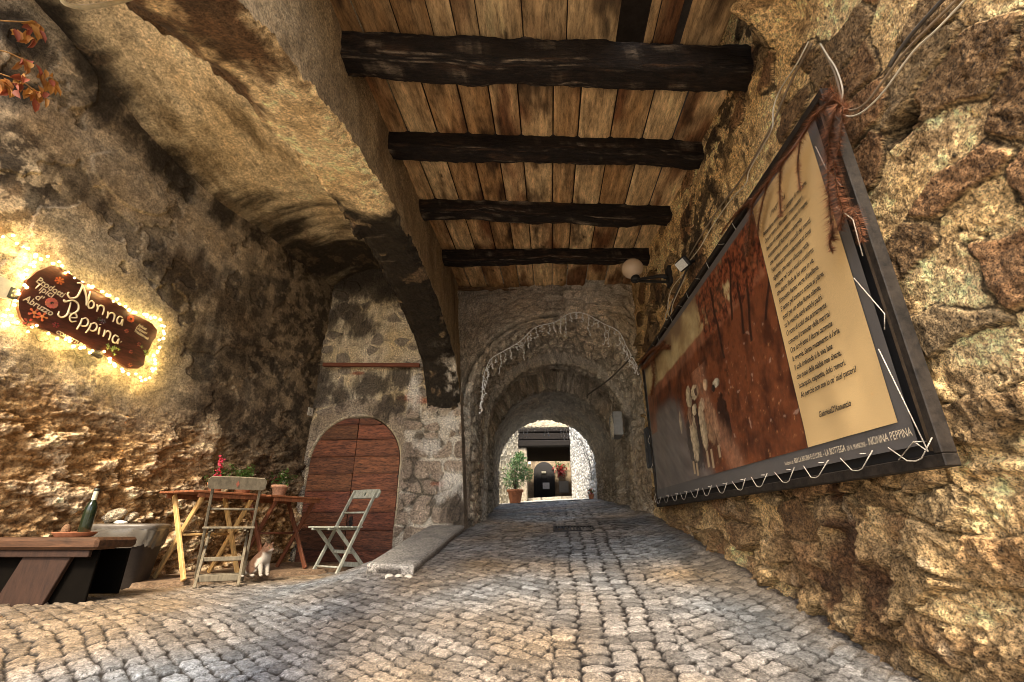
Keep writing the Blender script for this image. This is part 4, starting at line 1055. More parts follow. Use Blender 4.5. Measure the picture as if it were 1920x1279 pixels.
        fl = sstep(.40, .5, fbm(np.stack([s * 46, t * 26, s * 0], -1), 1, 2)) * sstep(.5, .62, s) * (t < .62) * (t > .1); C = mixc(C, np.array([.62, .45, .34]), fl * .3)
        return C
    sheet('painting', px0, px1, pz0, pz1, .015, paint, 560, 260, cm)
    cx0, cx1, cz0, cz1 = L - .80, L - .16, bz0 + .10, bz1 - .035
    pm = surf('poem_card', (.62, .42, .19), rough=.55, n_scale=200, n_lo=.86, n_hi=1.12, bump=.12, b_scale=260)
    sheet('poem_panel', cx0, cx1, cz0, cz1, .018, lambda X, Z, Q: None, 40, 70, pm)
    ink = plain('black_ink', (.012, .010, .008), .7)
    lines = ["Settembre, andiamo. È tempo di migrare.", "Ora in terra d'Abruzzi i miei pastori", "lascian gli stazzi e vanno verso il mare:", "scendono all'Adriatico selvaggio", "che verde è come i pascoli dei monti.",
             "Han bevuto profondamente ai fonti", "alpestri, che sapor d'acqua natia", "rimanga ne' cuori esuli a conforto,", "che lungo illuda la lor sete in via.", "Rinnovato hanno verga d'avellano.",
             "E vanno pel tratturo antico al piano,", "quasi per un erbal fiume silente,", "su le vestigia degli antichi padri.", "O voce di colui che primamente", "conosce il tremolar della marina!",
             "Ora lungh'esso il litoral cammina", "la greggia. Senza mutamento è l'aria.", "Il sole imbionda sì la viva lana", "che quasi dalla sabbia non divaria.", "Isciacquìo, calpestìo, dolci romori.", "Ah perché non son io co' miei pastori?"]
    T = []
    zt = cz1 - .25; dz = .0502
    T.append(text_mesh('l', "I PASTORI", .040, M0 @ Matrix.Translation((cx0 + .17, zt + .062, .0265)), ink, None, .25, bold=.0006))
    for i, s_ in enumerate(lines):
        T.append(text_mesh('l', s_, .040, M0 @ Matrix.Translation((cx0 + .06, zt - i * dz, .0265)), ink, None, .3, bold=.0009, width=.72))
    T.append(text_mesh('l', "GabrieleD'Annunzio", .040, M0 @ Matrix.Translation((cx0 + .17, zt - 22.6 * dz, .0265)), ink, None, .3, bold=.0009, width=.76))
    join_meshes(T, 'poem_text', root)
    tanink = plain('tan_ink', (.70, .58, .40), .6)
    zc = bz0 + .038; x = L - 1.05; T = []
    for s_, sz, w in [("Realizzato da", .028, .62), ("B&B LA BIFORA E LE LUNE", .036, .62), ("- LA BOTTEGA", .043, .62), ("DI A. MANCINI -", .030, .62), ("NONNA PEPPINA", .047, .66)]:
        t_ = text_mesh('c', s_, sz, Matrix.Identity(4), tanink, None, 0, width=w)
        wd = max(v.co.x for v in t_.data.vertices)
        t_.data.transform(M0 @ Matrix.Translation((x, zc, .0225))); x += wd + .012; T.append(t_)
    join_meshes(T, 'credit_text', root)
    # cord lacing
    cord = surf('speckled_cord', (.44, .39, .32), rough=.8, n_scale=160, n_lo=.1, n_hi=1.7, bump=.3)
    mb = MB()
    def lace(pts): mb.tube([M0 @ Vector((*p, .03)) for p in pts], .0024, 6)
    n = 13; pts = []
    for i in range(n):
        x = .05 + (L - .28) * i / (n - 1)
        j_ = ((i * 7) % 5 - 2) * .008; lace([(x, bz0 + .012), (x + .06 + j_, .036), (x + .10 + j_, .030), (x + .13 + j_, .036), (x + .22, bz0 + .014)])
        mb.tube([M0 @ Vector((x + .145, bz0 + .012, .034)), M0 @ Vector((x + .15, bz0 + .012, -.005))], .0024, 6)
    for i in range(13):
        z = H - .05 - .0; x = .1 + (L - .9) * i / 12
        lace([(x, H - .03), (x + .03, H - .10)]) if i % 2 else lace([(x, H - .03), (x + .09, H - .085)])
    xr = L - .095; zz = [H - .32, H - .52, H - .80, H - 1.02, H - 1.26, H - 1.48, .10]
    lace([(xr - .03, H - .25), (xr - .01, H - .40), (xr + .045, H - .55)]); lace([(xr - .02, H - .62), (xr + .05, H - .74), (xr + .04, H - .92)])
    lace([(xr - .045, H - .98), (xr + .055, H - 1.20), (xr + .03, H - 1.26)]); lace([(xr - .03, H - 1.32), (xr + .05, .055)]); lace([(xr + .05, .055), (xr + .0, .10), (xr - .10, .045)])
    mb.build('lacing_cord', cord, root)
    for i in range(5):
        mb = MB(); z = .15 + i * (H - .3) / 4.5; mb.tube([M0 @ Vector((.035, z, .02)), M0 @ Vector((-.04, z - .05, .03)), M0 @ Vector((.02, z - .1, .03))], .004, 5); mb.build('wire_tie', cord, root)
    # inner stick seen behind the near lacing
    mb = MB(); mb.tube([M0 @ Vector((L - .062, .06, -.005)), M0 @ Vector((L - .058, H * .5, -.002)), M0 @ Vector((L - .062, H - .06, -.005))], .012, 8); mb.build('stretcher_stick', surf('stick_wood', (.10, .07, .045), n_scale=20), root)
    return M0, L, H
BM0, BL, BH = banner()

# ---- dried fir garland along the top of the banner
def garland():
    mb = MB()
    R = random.Random(5)
    tw = MB()
    on_b = lambda px, py, out: hit(px, py, (1.592 - .13 - out, 0, 0), (1, .04, 0))
    strands = [([(1588, 205), (1560, 188), (1530, 215), (1500, 262), (1470, 300), (1440, 340), (1412, 372)], .045, .07),
               ([(1570, 195), (1556, 250), (1552, 320), (1556, 390), (1562, 450)], .06, .09), ([(1562, 300), (1570, 360), (1580, 400), (1575, 430)], .05, .09),
               ([(1580, 200), (1576, 250), (1570, 290)], .035, .10), ([(1500, 262), (1496, 310), (1500, 355)], .03, .08), ([(1465, 300), (1462, 350), (1464, 405)], .035, .07),
               ([(1440, 340), (1425, 400), (1420, 440)], .04, .06), ([(1412, 372), (1405, 430), (1400, 480)], .04, .05), ([(1575, 385), (1600, 395), (1612, 420), (1616, 452)], .035, .08), ([(1562, 420), (1556, 455), (1560, 470)], .03, .1),
               ([(1412, 372), (1380, 400), (1350, 440)], .03, .03), ([(1545, 190), (1560, 170), (1575, 200)], .05, .06),
               ([(1245, 640), (1222, 672), (1205, 690)], .05, .05), ([(1222, 672), (1226, 710), (1222, 740)], .05, .06), ([(1255, 650), (1225, 655), (1200, 680)], .04, .04)]
    for pts, Ln, out in strands:
        W = [Vector(on_b(px, py, out)) for px, py in pts]
        # densify
        C = []
        for i in range(len(W) - 1):
            for t in np.linspace(0, 1, 7, endpoint=False):
                p0 = W[max(i - 1, 0)]; p1 = W[i]; p2 = W[i + 1]; p3 = W[min(i + 2, len(W) - 1)]
                C.append(.5 * ((2 * p1) + (p2 - p0) * t + (2 * p0 - 5 * p1 + 4 * p2 - p3) * t * t + (3 * p1 - p0 - 3 * p2 + p3) * t ** 3))
        C.append(W[-1])
        tw.tube(C, .0035, 5)
        tot = sum((C[i + 1] - C[i]).length for i in range(len(C) - 1))
        cnt = int(tot * 3600)
        for _ in range(cnt):
            f = R.random() * (len(C) - 1.001); i = int(f); p = C[i].lerp(C[i + 1], f - i); d = (C[i + 1] - C[i]).normalized()
            v = Vector((R.gauss(0, 1), R.gauss(0, 1), R.gauss(0, 1))); v = (v - d * v.dot(d)).normalized() + d * R.uniform(.05, .7); v.normalize()
            L = Ln * R.uniform(.5, 1.25) * (1 - .4 * (f / len(C)) ** 3); w = v.orthogonal().normalized() * .0015
            k = R.uniform(.35, 1.7); c = (.22 * k, .085 * k, .035 * k)
            mb.add([p - w, p + w, p + v * L + Vector((0, 0, -.006))], [(0, 1, 2)], False, c)
    root = thing('dried_garland', 'dry red-brown fir garland drooping over the top corner of the banner', 'garland', (0, 0, 0))
    m = leafmat('dry_needles', .8)
    mb.build('needles', m, root); tw.build('twig', surf('dry_twig', (.12, .07, .04)), root)
garland()

# ---- cables on the rough wall
def spline(pts, n=8):
    W = [Vector(p) for p in pts]; C = []
    for i in range(len(W) - 1):
        p0 = W[max(i - 1, 0)]; p1 = W[i]; p2 = W[i + 1]; p3 = W[min(i + 2, len(W) - 1)]
        for t in np.linspace(0, 1, n, endpoint=False):
            C.append(.5 * ((2 * p1) + (p2 - p0) * t + (2 * p0 - 5 * p1 + 4 * p2 - p3) * t * t + (3 * p1 - p0 - 3 * p2 + p3) * t ** 3))
    C.append(W[-1]); return C
def cable(pxs, r, mat, label, off=.03, f=right_pt):
    o = MB().tube(spline([f(x, y, off) for x, y in pxs]), r, 8).build('cable', mat)
    tag(o, label, 'cable', 'electric cables along the right wall'); return o
cable([(1822, -14), (1760, 52), (1710, 100), (1660, 168), (1630, 200), (1608, 215), (1588, 218), (1575, 206), (1580, 170), (1568, 130), (1552, 105), (1538, 82)], .0042, PALE_CABLE, 'pale cable looping down over the top of the dried garland and up to the right', .04)
cable([(1808, -14), (1745, 48), (1695, 100), (1650, 160), (1625, 192), (1605, 205), (1585, 205), (1578, 185), (1566, 140), (1545, 95)], .0055, BROWN_CABLE, 'brown cable beside the pale one above the dried garland', .03)
cable([(1780, -14), (1720, 52), (1690, 90), (1668, 125)], .008, DARK_CABLE, 'short dark cable at the upper right running out of the picture', .02)
cable([(1516, 78), (1494, 120), (1462, 170), (1450, 205), (1448, 240), (1430, 275), (1405, 320), (1398, 345), (1370, 375), (1335, 425), (1312, 465), (1292, 490)], .0045, PALE_CABLE, 'pale cable running down the wall to the black floodlight', .04)
cable([(1522, 82), (1480, 160), (1440, 250), (1390, 335), (1345, 395), (1310, 450), (1290, 485)], .007, BROWN_CABLE, 'thick brown cable under the pale one, ending at the floodlight', .02)
cable([(1280, 515), (1258, 545), (1252, 580), (1258, 598), (1262, 570), (1285, 520)], .005, PALE_CABLE, 'pale loop of cable hanging below the floodlight', .035)
cable([(1262, 560), (1248, 590), (1250, 600), (1262, 592)], .005, PALE_CABLE, 'small pale curl of cable beneath the globe lamp bracket', .05)
cable([(1290, 500), (1268, 550), (1250, 600), (1228, 640), (1205, 675), (1196, 692)], .010, DARK_CABLE, 'dark cable slanting down from the floodlight to the tunnel corner', .03)

# ---- globe lamp and floodlight
def lamp():
    w = right_pt(1256, 520, .0); g = Vector(ray(1186, 504)); g = g * (4.95 / g.y)
    root = thing('wall_lamp', 'round white glass globe lamp on a black iron bracket on the right wall', 'wall lamp', w)
    L = lambda p: Vector(p) - w
    neck = g + Vector((.02, -.01, -.125))
    glass, nt, b = new_mat('opal_glass'); b.inputs['Base Color'].default_value = (.62, .47, .33, 1); b.inputs['Roughness'].default_value = .22; b.inputs['Subsurface Weight'].default_value = .2; b.inputs['Subsurface Radius'].default_value = (.05, .04, .03)
    prof = [(.001, -.125)] + [(.128 * math.cos(a), .122 * math.sin(a)) for a in np.linspace(-1.45, 1.5, 22)] + [(.001, .123)]
    MB().lathe(prof, L(g), 32).build('globe', glass, root)
    MB().lathe([(.001, -.05), (.05, -.05), (.058, -.03), (.05, .0), (.045, .015)], L(neck), 20).build('cup', IRON, root)
    mb = MB(); mb.tube([L(neck) + Vector((0, 0, -.03)), L(w) + Vector((-.10, 0, .02)), L(w)], [.014, .022, .034], 10); mb.bar(L(neck) + Vector((.03, 0, -.05)), L(w) + Vector((-.01, 0, -.06)), .02, .03)
    mb.build('arm', IRON, root)
    MB().box(-.03, .04, -.07, .07, -.11, .12, bev=.01).build('wall_plate', IRON, root)
    # floodlight
    w2 = right_pt(1298, 494, .02)
    r2 = thing('floodlight', 'small black floodlight with a pale lens where the cables meet', 'floodlight', w2)
    e = Quaternion((0, 1, 0), math.radians(-42)).to_matrix().to_4x4()
    M = Matrix.Translation((-.10, 0, -.01)) @ Quaternion((0, 0, 1), .35).to_matrix().to_4x4() @ Quaternion((0, 1, 0), math.radians(52)).to_matrix().to_4x4()
    MB().box(-.055, .055, -.075, .075, -.0, .05, M, bev=.012).build('housing', IRON, r2)
    MB().box(-.043, .043, -.062, .062, -.006, -.001, M, bev=.002).build('lens', plain('frosted_lens', (.66, .66, .62), .3), r2)
    MB().bar((-.07, -.02, 0), (.06, .0, .03), .03, .02).build('bracket', IRON, r2)
lamp()

# ---- icicle lights on the tunnel front
def icicles(name, pxs, plane, label, drop, step, rr, seed, group=None):
    R = random.Random(seed)
    pts = spline([hit(x, y, *plane) for x, y in pxs], 14)
    root = thing(name, label, 'string lights', pts[0], group=group)
    o0 = pts[0]; mb = MB(); mb.tube([p - o0 for p in pts], rr, 5); wire = plain('white_wire', (.85, .85, .84), .4)
    dist = 0.0; nxt = 0.0; mb2 = MB()
    for i in range(len(pts) - 1):
        seg = (pts[i + 1] - pts[i]).length
        while nxt < dist + seg:
            p = pts[i].lerp(pts[i + 1], (nxt - dist) / seg) - o0
            L = drop * R.choice([.35, .6, .85, 1.0, .5]) * R.uniform(.8, 1.15); q = [p]; k = 6
            for j in range(1, k + 1): q.append(p + Vector((R.gauss(0, .012), -.005 + R.gauss(0, .006), -L * j / k)))
            if R.random() < .4: q.append(q[-1] + Vector((R.choice([-.03, .03]), 0, .012)))
            mb2 = MB(); mb2.tube(q, rr * .8, 5)
            for j in range(1, k + 1):
                if R.random() < .75:
                    s = Vector((R.choice([-1, 1]) * .022, -.005, -.006)); mb2.tube([q[j], q[j] + s], rr * 1.25, 5)
            mb2.build('icicle_strand', wire, root)
            nxt += step * R.uniform(.7, 1.3)
        dist += seg
    mb.build('main_wire', wire, root)
icicles('icicle_lights', [(904, 748), (906, 712), (912, 690), (922, 672), (945, 658), (975, 640), (1004, 614), (1040, 604), (1068, 588), (1096, 588), (1130, 606), (1160, 622), (1176, 652), (1196, 688)], ((0, TY - .07, 0), (0, 1, 0)), 'unlit white icicle lights strung in an arc over the near mouth of the tunnel', .34, .085, .0062, 3)
icicles('icicle_lights', [(937, 832), (950, 815), (975, 803), (1005, 799), (1035, 799), (1065, 806), (1085, 820), (1098, 845), (1106, 870), (1110, 900)], ((0, 11.38, 0), (0, 1, 0)), 'small white icicle lights round the bright far mouth of the tunnel', .26, .09, .006, 8)

# ---- things in the tunnel and on the lane
def drain():
    c = Vector((.72, 5.25, fz(.72, 5.25) + .012)); p = hit(1076, 994, (0, 0, 0), (0, 0, 1)); 
    d = ray(1076, 994); t = 1.0
    for _ in range(60): t += ((float(floor_z(d[0] * t, d[1] * t)) - d[2] * t) / (d[2] - .12 * d[1]))
    c = Vector(d * t) + Vector((0, 0, .012))
    root = thing('drain_grate', 'dark iron drain grate let into the middle of the cobbled lane', 'drain', c)
    sl = .15
    M = Matrix.Rotation(math.atan(sl), 4, 'X')
    mb = MB(); w, l = .24, .17
    mb.box(-w, w, -l, -l + .03, -.03, .012, M); mb.box(-w, w, l - .03, l, -.03, .012, M); mb.box(-w, -w + .03, -l + .03, l - .03, -.03, .012, M); mb.box(w - .03, w, -l + .03, l - .03, -.03, .012, M); mb.build('rim', IRON, root)
    mb = MB()
    for i in range(11): x = -w + .05 + i * (2 * w - .1) / 10; mb.box(x - .01, x + .01, -l + .028, l - .028, -.02, .008, M)
    mb.build('bars', IRON, root); MB().box(-w + .02, w - .02, -l + .02, l - .02, -.032, -.028, M).build('pit', plain('drain_pit', (.008, .008, .008), .8), root)
drain()
bw = hit(1228, 840, (0, 6.05, 0), (0, 1, 0))
o = MB().box(bw[0] - .10, bw[0] + .07, 6.0, 6.16, bw[2] - .24, bw[2] + .26, bev=.012).box(bw[0] - .105, bw[0] - .1, 6.02, 6.14, bw[2] - .2, bw[2] + .2).box(bw[0] - .115, bw[0] - .1, 6.03, 6.06, bw[2] - .05, bw[2] + .0).build('junction_box', plain('black_plastic', (.02, .02, .022), .5))
tag(o, 'tall black box on the tunnel corner at the far edge of the banner', 'box')
# grey meter box and coiled wire on the tunnel's right side
d = ray(1150, 800); t = 1.02 / d[0]; c = Vector(d * t)
o = MB().box(c.x - .03, c.x + .12, c.y - .22, c.y + .22, c.z - .17, c.z + .2, bev=.012).box(c.x - .036, c.x - .03, c.y - .19, c.y + .19, c.z - .14, c.z + .17).build('meter_box', plain('grey_box', (.24, .235, .22), .6)); tag(o, 'grey box on the right side of the tunnel vault', 'box')
R_ = random.Random(4); mbw = MB()
for k in range(6):
    r_ = R_.uniform(.06, .14); mbw.tube([c + Vector((-.06 + R_.uniform(-.02, .02), -.28 + r_ * .7 * math.cos(a), -.06 + r_ * 1.4 * math.sin(a) + R_.gauss(0, .008))) for a in np.linspace(0, 6.3, 18)], .004, 5)
mbw.tube([c + Vector((-.02, -.3, .35)), c + Vector((-.05, -.25, .2)), c + Vector((-.06, -.28, .05))], .005, 5)
tag(mbw.build('wire_coil', PALE_CABLE), 'tangled coil of pale wire hanging beside the grey box in the tunnel', 'wire coil')
a = Vector(hit(1186, 668, (0, 6.42, 0), (0, 1, 0))); b = Vector(hit(1102, 746, (0, 7.35, 0), (0, 1, 0)))
o = MB().tube(spline([a, a.lerp(b, .5) + Vector((0, 0, -.02)), b + Vector((.02, 0, .06)), b]), .011, 8).build('hanging_pole', DARK_CABLE); tag(o, 'dark rod hanging slantwise under the front of the tunnel vault', 'rod')

# ---- court beyond the tunnel
def court():
    zc = fz(0, 12); M_COURT = surf('court_stone', attr=True, rough=.9, n_scale=30, n_lo=.7, n_hi=1.2, bump=.6, b_scale=60, dist=.008, speck=.2)
    pale = np.array([.88, .86, .80]); stone = np.array([.66, .58, .42])
    def wallgrid(name, p0, p1, z0, z1, colr, label, cat, sc=.25, parent=None, mort=.8):
        n, m = 220, 160; s = np.linspace(0, 1, n); z = np.linspace(z0, z1, m); S, Z = np.meshgrid(s, z)
        p0, p1 = np.array(p0), np.array(p1); XY = p0[None, None] + S[..., None] * (p1 - p0)[None, None]; L = np.hypot(*(p1 - p0))
        nrm = np.array([-(p1 - p0)[1], (p1 - p0)[0]]) / L
        Q = np.stack([S * L, Z, S * 0 + p0[0]], -1); f1, ed, idn, _, _ = voro(S * L / sc, Z / sc / .6, 91, .9); st = sstep(.05, .2, ed)
        D = st * .03 + fbm(Q, 8, 4) * .02
        C = colr * (.55 + .6 * idn)[..., None] * (1 + fbm(Q, 12, 4, .65) * .5)[..., None]; C = mixc(colr * mort, C, st)
        P = np.concatenate([XY + nrm * D[..., None], Z[..., None]], -1)
        o = grid(name, P, C, M_COURT, parent); 
        if label: tag(o, label, cat)
        return o
    wallgrid('court_wall', (-1.75, 11.5), (-.98, 15.0), zc - .3, 3.4, stone, 'sunlit stone wall behind the potted shrub beyond the tunnel', 'wall')
    wallgrid('white_wall', (1.22, 11.5), (.66, 15.0), zc - .3, 3.4, pale, 'bright white brick wall on the right just beyond the tunnel', 'wall', .16)
    # portal of the next passage
    zf = fz(0, 15); root = thing('far_portal', 'stone portal with dark timber lintels framing the next passage', 'portal', (0, 15, zf))
    zl, zh = ray(1020, 838), ray(1020, 806); zl = zl[2] / zl[1] * 15 - zf; zh = zh[2] / zh[1] * 15 - zf
    xl, xr = ray(988, 900), ray(1072, 900); xl = xl[0] / xl[1] * 15; xr = xr[0] / xr[1] * 15
    MB().box(-1.02, xl, 0, .5, -.3, zl, bev=.03).build('jamb', surf('portal_stone', (.30, .26, .20), n_scale=14, n_lo=.4, n_hi=1.5, bump=.8, b_scale=30, dist=.02), root)
    MB().box(xr, .9, 0, .5, -.3, zl, bev=.03).build('jamb', surf('portal_stone_right', (.12, .09, .06), n_scale=14, n_lo=.4, n_hi=1.5, bump=.8, b_scale=30, dist=.02), root)
    dk = surf('lintel_wood', (.007, .005, .004), n_scale=10, n_lo=.4, n_hi=1.8, bump=.6, stretch=(.5, 4, 4))
    MB().box(-1.0, .75, -.1, .15, zl, zl + .20, bev=.03).build('lintel', dk, root); MB().box(-1.0, .72, .05, .5, zl + .23, zl + .46, bev=.03).build('lintel', dk, root)
    MB().box(-1.0, .75, .02, .4, zl + .47, zl + .60, bev=.03).build('lintel', dk, root)
    MB().box(-1.3, 1.0, .1, .6, zl + .62, zl + 1.1, bev=.03).build('wall', surf('upper_rubble', (.42, .36, .26), n_scale=12, n_lo=.3, n_hi=1.6, bump=1, b_scale=25, dist=.04), root)
    # roof over the next passage and its side walls, back wall with the door
    wallgrid('side_wall', (-.95, 15.5 - 15 + 15), (-1.6, 24), zf - .3, 4.0, np.array([.34, .28, .19]), 'left side wall of the far passage', 'wall')
    wallgrid('side_wall', (1.35, 24), (.95, 15.5), zf - .3, 4.0, np.array([.36, .27, .15]), 'right side wall of the far passage', 'wall')
    zb = fz(0, 24)
    n, m = 260, 240; x = np.linspace(-2, 2, n); z = np.linspace(zb - .3, 5.2, m); X, Z = np.meshgrid(x, z); Q = np.stack([X, Z, X * 0], -1)
    dcx = (ray(1001, 900)[0] / ray(1001, 900)[1] + ray(1040, 900)[0] / ray(1040, 900)[1]) / 2 * 24; dhw = (ray(1040, 900)[0] / ray(1040, 900)[1] - ray(1001, 900)[0] / ray(1001, 900)[1]) / 2 * 24
    dt = ray(1020, 867); dtop = dt[2] / dt[1] * 24; spr = dtop - dhw
    C = mixc(np.array([.26, .20, .13]), np.array([.40, .31, .20]), np.clip(.5 + fbm(Q, 2.5, 5, .65) * 1.5, 0, 1)); arch = np.abs(np.hypot(X - .1, np.maximum(Z - 2.9, 0)) - .95); C = mixc(C, np.array([.16, .12, .08]), sstep(.10, .04, arch) * (Z > 2.6) * .7)
    gr = grid('back_wall', np.stack([X, X * 0 + 24 + fbm(Q, 4, 4) * .03, Z], -1), C, M_STONE); tag(gr, 'tan end wall of the far passage with the dark arched door', 'wall')
    dr = thing('arched_door', 'small dark arched door at the very end of the view', 'door', (dcx, 23.9, zb))
    hh = lambda z_: dhw if z_ < spr - zb else math.sqrt(max(0, dhw ** 2 - (z_ - spr + zb) ** 2))
    poly = [(-dhw, -.1)] + [(dhw * math.cos(a) * -1, spr - zb + dhw * math.sin(a)) for a in np.linspace(0, math.pi, 22)] + [(dhw, -.1)]
    M = Matrix(((1, 0, 0, 0), (0, 0, -1, 0), (0, 1, 0, 0), (0, 0, 0, 1)))
    mb = MB(); mb.prism(poly[::-1], .05, M)
    for i in range(4): xx = -dhw + dhw * 2 * (i + .5) / 4; mb.box(xx - .01, xx + .01, -.065, -.05, 0, spr - zb)
    mb.build('door_leaf', plain('black_door', (.008, .006, .005), .6), dr)
    wht = plain('paper_white', (.75, .75, .72), .7)
    MB().box(-.08, .25, -.10, -.075, .42, .72).build('letter_plate', wht, dr); MB().box(-.12, .10, -.10, -.075, 1.16, 1.26).build('nameplate', plain('brass_plate', (.3, .28, .22), .5), dr)
    # tile number, meter cabinet, hanging flowers
    o = MB().box(-1.10, -.98, 23.88, 23.93, zb + 1.62, zb + 1.76).build('house_number', wht); tag(o, 'tiny white number tile left of the far arched door', 'number tile')
    text = text_mesh('digits', '11', .11, Matrix.Translation((-1.085, 23.876, zb + 1.65)) @ Matrix(((1, 0, 0, 0), (0, 0, -1, 0), (0, 1, 0, 0), (0, 0, 0, 1))), plain('blue_ink', (.03, .04, .12), .5)); text.parent = o
    mc = thing('meter_cabinet', 'grey metal cabinet set low in the far wall right of the arched door', 'cabinet', (.62, 23.9, zb + .25)); MB().box(-.24, .24, -.05, .0, 0, .55, bev=.01).build('frame', plain('cabinet_grey', (.34, .32, .27), .5), mc); MB().box(-.2, .2, -.062, -.05, .04, .51).build('panel', plain('cabinet_panel', (.42, .40, .34), .5), mc)
    R = random.Random(2)
    fl = thing('hanging_basket', 'red flowers hanging on the far wall beside the arched door', 'flowers', (.50, 23.75, zb + 1.35)); mb = MB(); mg = MB()
    for _ in range(160):
        p = Vector((R.gauss(0, .12), R.gauss(0, .05), R.gauss(0, .13))); mb.leaf(p, (R.gauss(0, 1), R.gauss(-.5, 1), R.gauss(0, 1)), (0, -1, .3), .09, .07, (.42 * R.uniform(.6, 1.2), .03, .03))
    for _ in range(120):
        p = Vector((R.gauss(.03, .16), R.gauss(0, .06), R.gauss(.16, .09))); mg.leaf(p, (R.gauss(0, 1), R.gauss(-.5, 1), R.gauss(0, 1)), (0, -1, .3), .09, .05, (.06, .13 * R.uniform(.6, 1.3), .03))
    mb.build('blossom', LEAF, fl); mg.build('foliage', LEAF, fl)
    tag(MB().box(-1.3, 1.2, 15.3, 23.1, zf + zl + .55, zf + zl + .8).build('passage_roof', M_DARK := surf('dark_soffit', (.10, .08, .06))), 'dark soffit over the far passage', 'roof')
    # curved kerb step in front of the door
    mb = MB(); pts = [(-.9, 16.2), (-.3, 15.95), (.3, 16.0), (.62, 16.3)]
    for i in range(3): mb.bar((*pts[i], fz(*pts[i]) + .03), (*pts[i + 1], fz(*pts[i + 1]) + .03), .3, .14)
    tag(mb.build('kerb_step', surf('kerb_stone', (.34, .31, .26), n_scale=20)), 'low curved stone step at the entrance of the far passage', 'step')
    # potted shrub
    y = 12.6; p = ray(966, 930); px_ = p[0] / p[1] * y; zf2 = fz(px_, y) + .02
    sh = thing('potted_shrub', 'pale green shrub in a terracotta pot at the far left of the tunnel mouth', 'potted plant', (px_, y, zf2))
    MB().lathe([(.001, 0), (.13, 0), (.135, .01), (.19, .27), (.215, .275), (.22, .33), (.20, .335), (.185, .30), (.001, .30)], (0, 0, 0), 28).build('pot', TERRA, sh)
    MB().lathe([(.001, .31), (.187, .305)], (0, 0, 0), 20).build('soil', SOIL, sh)
    mb = MB(); tk = MB()
    for k in range(7):
        a = R.uniform(0, 6.3); tip = Vector((math.cos(a) * R.uniform(.1, .32) + .08, math.sin(a) * R.uniform(.1, .28), R.uniform(.75, 1.15))); tk.tube([(0, 0, .3), (tip.x * .4, tip.y * .4, .62), tip], [.016, .010, .004], 6)
    for _ in range(1900):
        while True:
            q = Vector((R.uniform(-1, 1), R.uniform(-1, 1), R.uniform(-1, 1)))
            if q.length < 1: break
        c_ = R.choice([(0, 0, .72, .34), (.15, 0, .78, .30), (-.06, .05, .55, .26), (.1, -.05, 1.0, .2), (.12, 0, 1.15, .13), (.3, 0, .72, .16)])
        p = Vector(c_[:3]) + q * c_[3]
        mb.leaf(p, (q.x + R.gauss(0, .5), q.y + R.gauss(0, .5), q.z + R.gauss(0, .5)), (R.gauss(0, 1), R.gauss(0, 1), 1), R.uniform(.05, .085), R.uniform(.016, .026), (.11 * R.uniform(.6, 1.4), .21 * R.uniform(.6, 1.4), .08 * R.uniform(.6, 1.3)))
    tk.build('stem', surf('shrub_stem', (.12, .09, .06)), sh); mb.build('foliage', LEAF, sh)
    # small pot at the white wall
    q = ray(1109, 938); y2 = 12.2; fp = thing('flower_pot', 'tiny red flower pot at the foot of the white wall beyond the tunnel', 'flower pot', (q[0] / q[1] * y2, y2, fz(.9, y2) + .02))
    MB().lathe([(.001, 0), (.05, 0), (.07, .10), (.075, .12), (.06, .12)], (0, 0, 0), 16).build('pot', TERRA, fp); mb = MB()
    for _ in range(70): mb.leaf((R.gauss(0, .04), R.gauss(0, .04), .16 + R.gauss(0, .04)), (R.gauss(0, 1), R.gauss(0, 1), 1), (0, 0, 1), .05, .03, R.choice([(.5, .03, .03), (.08, .15, .04)]))
    mb.build('flowers', LEAF, fp)
court()
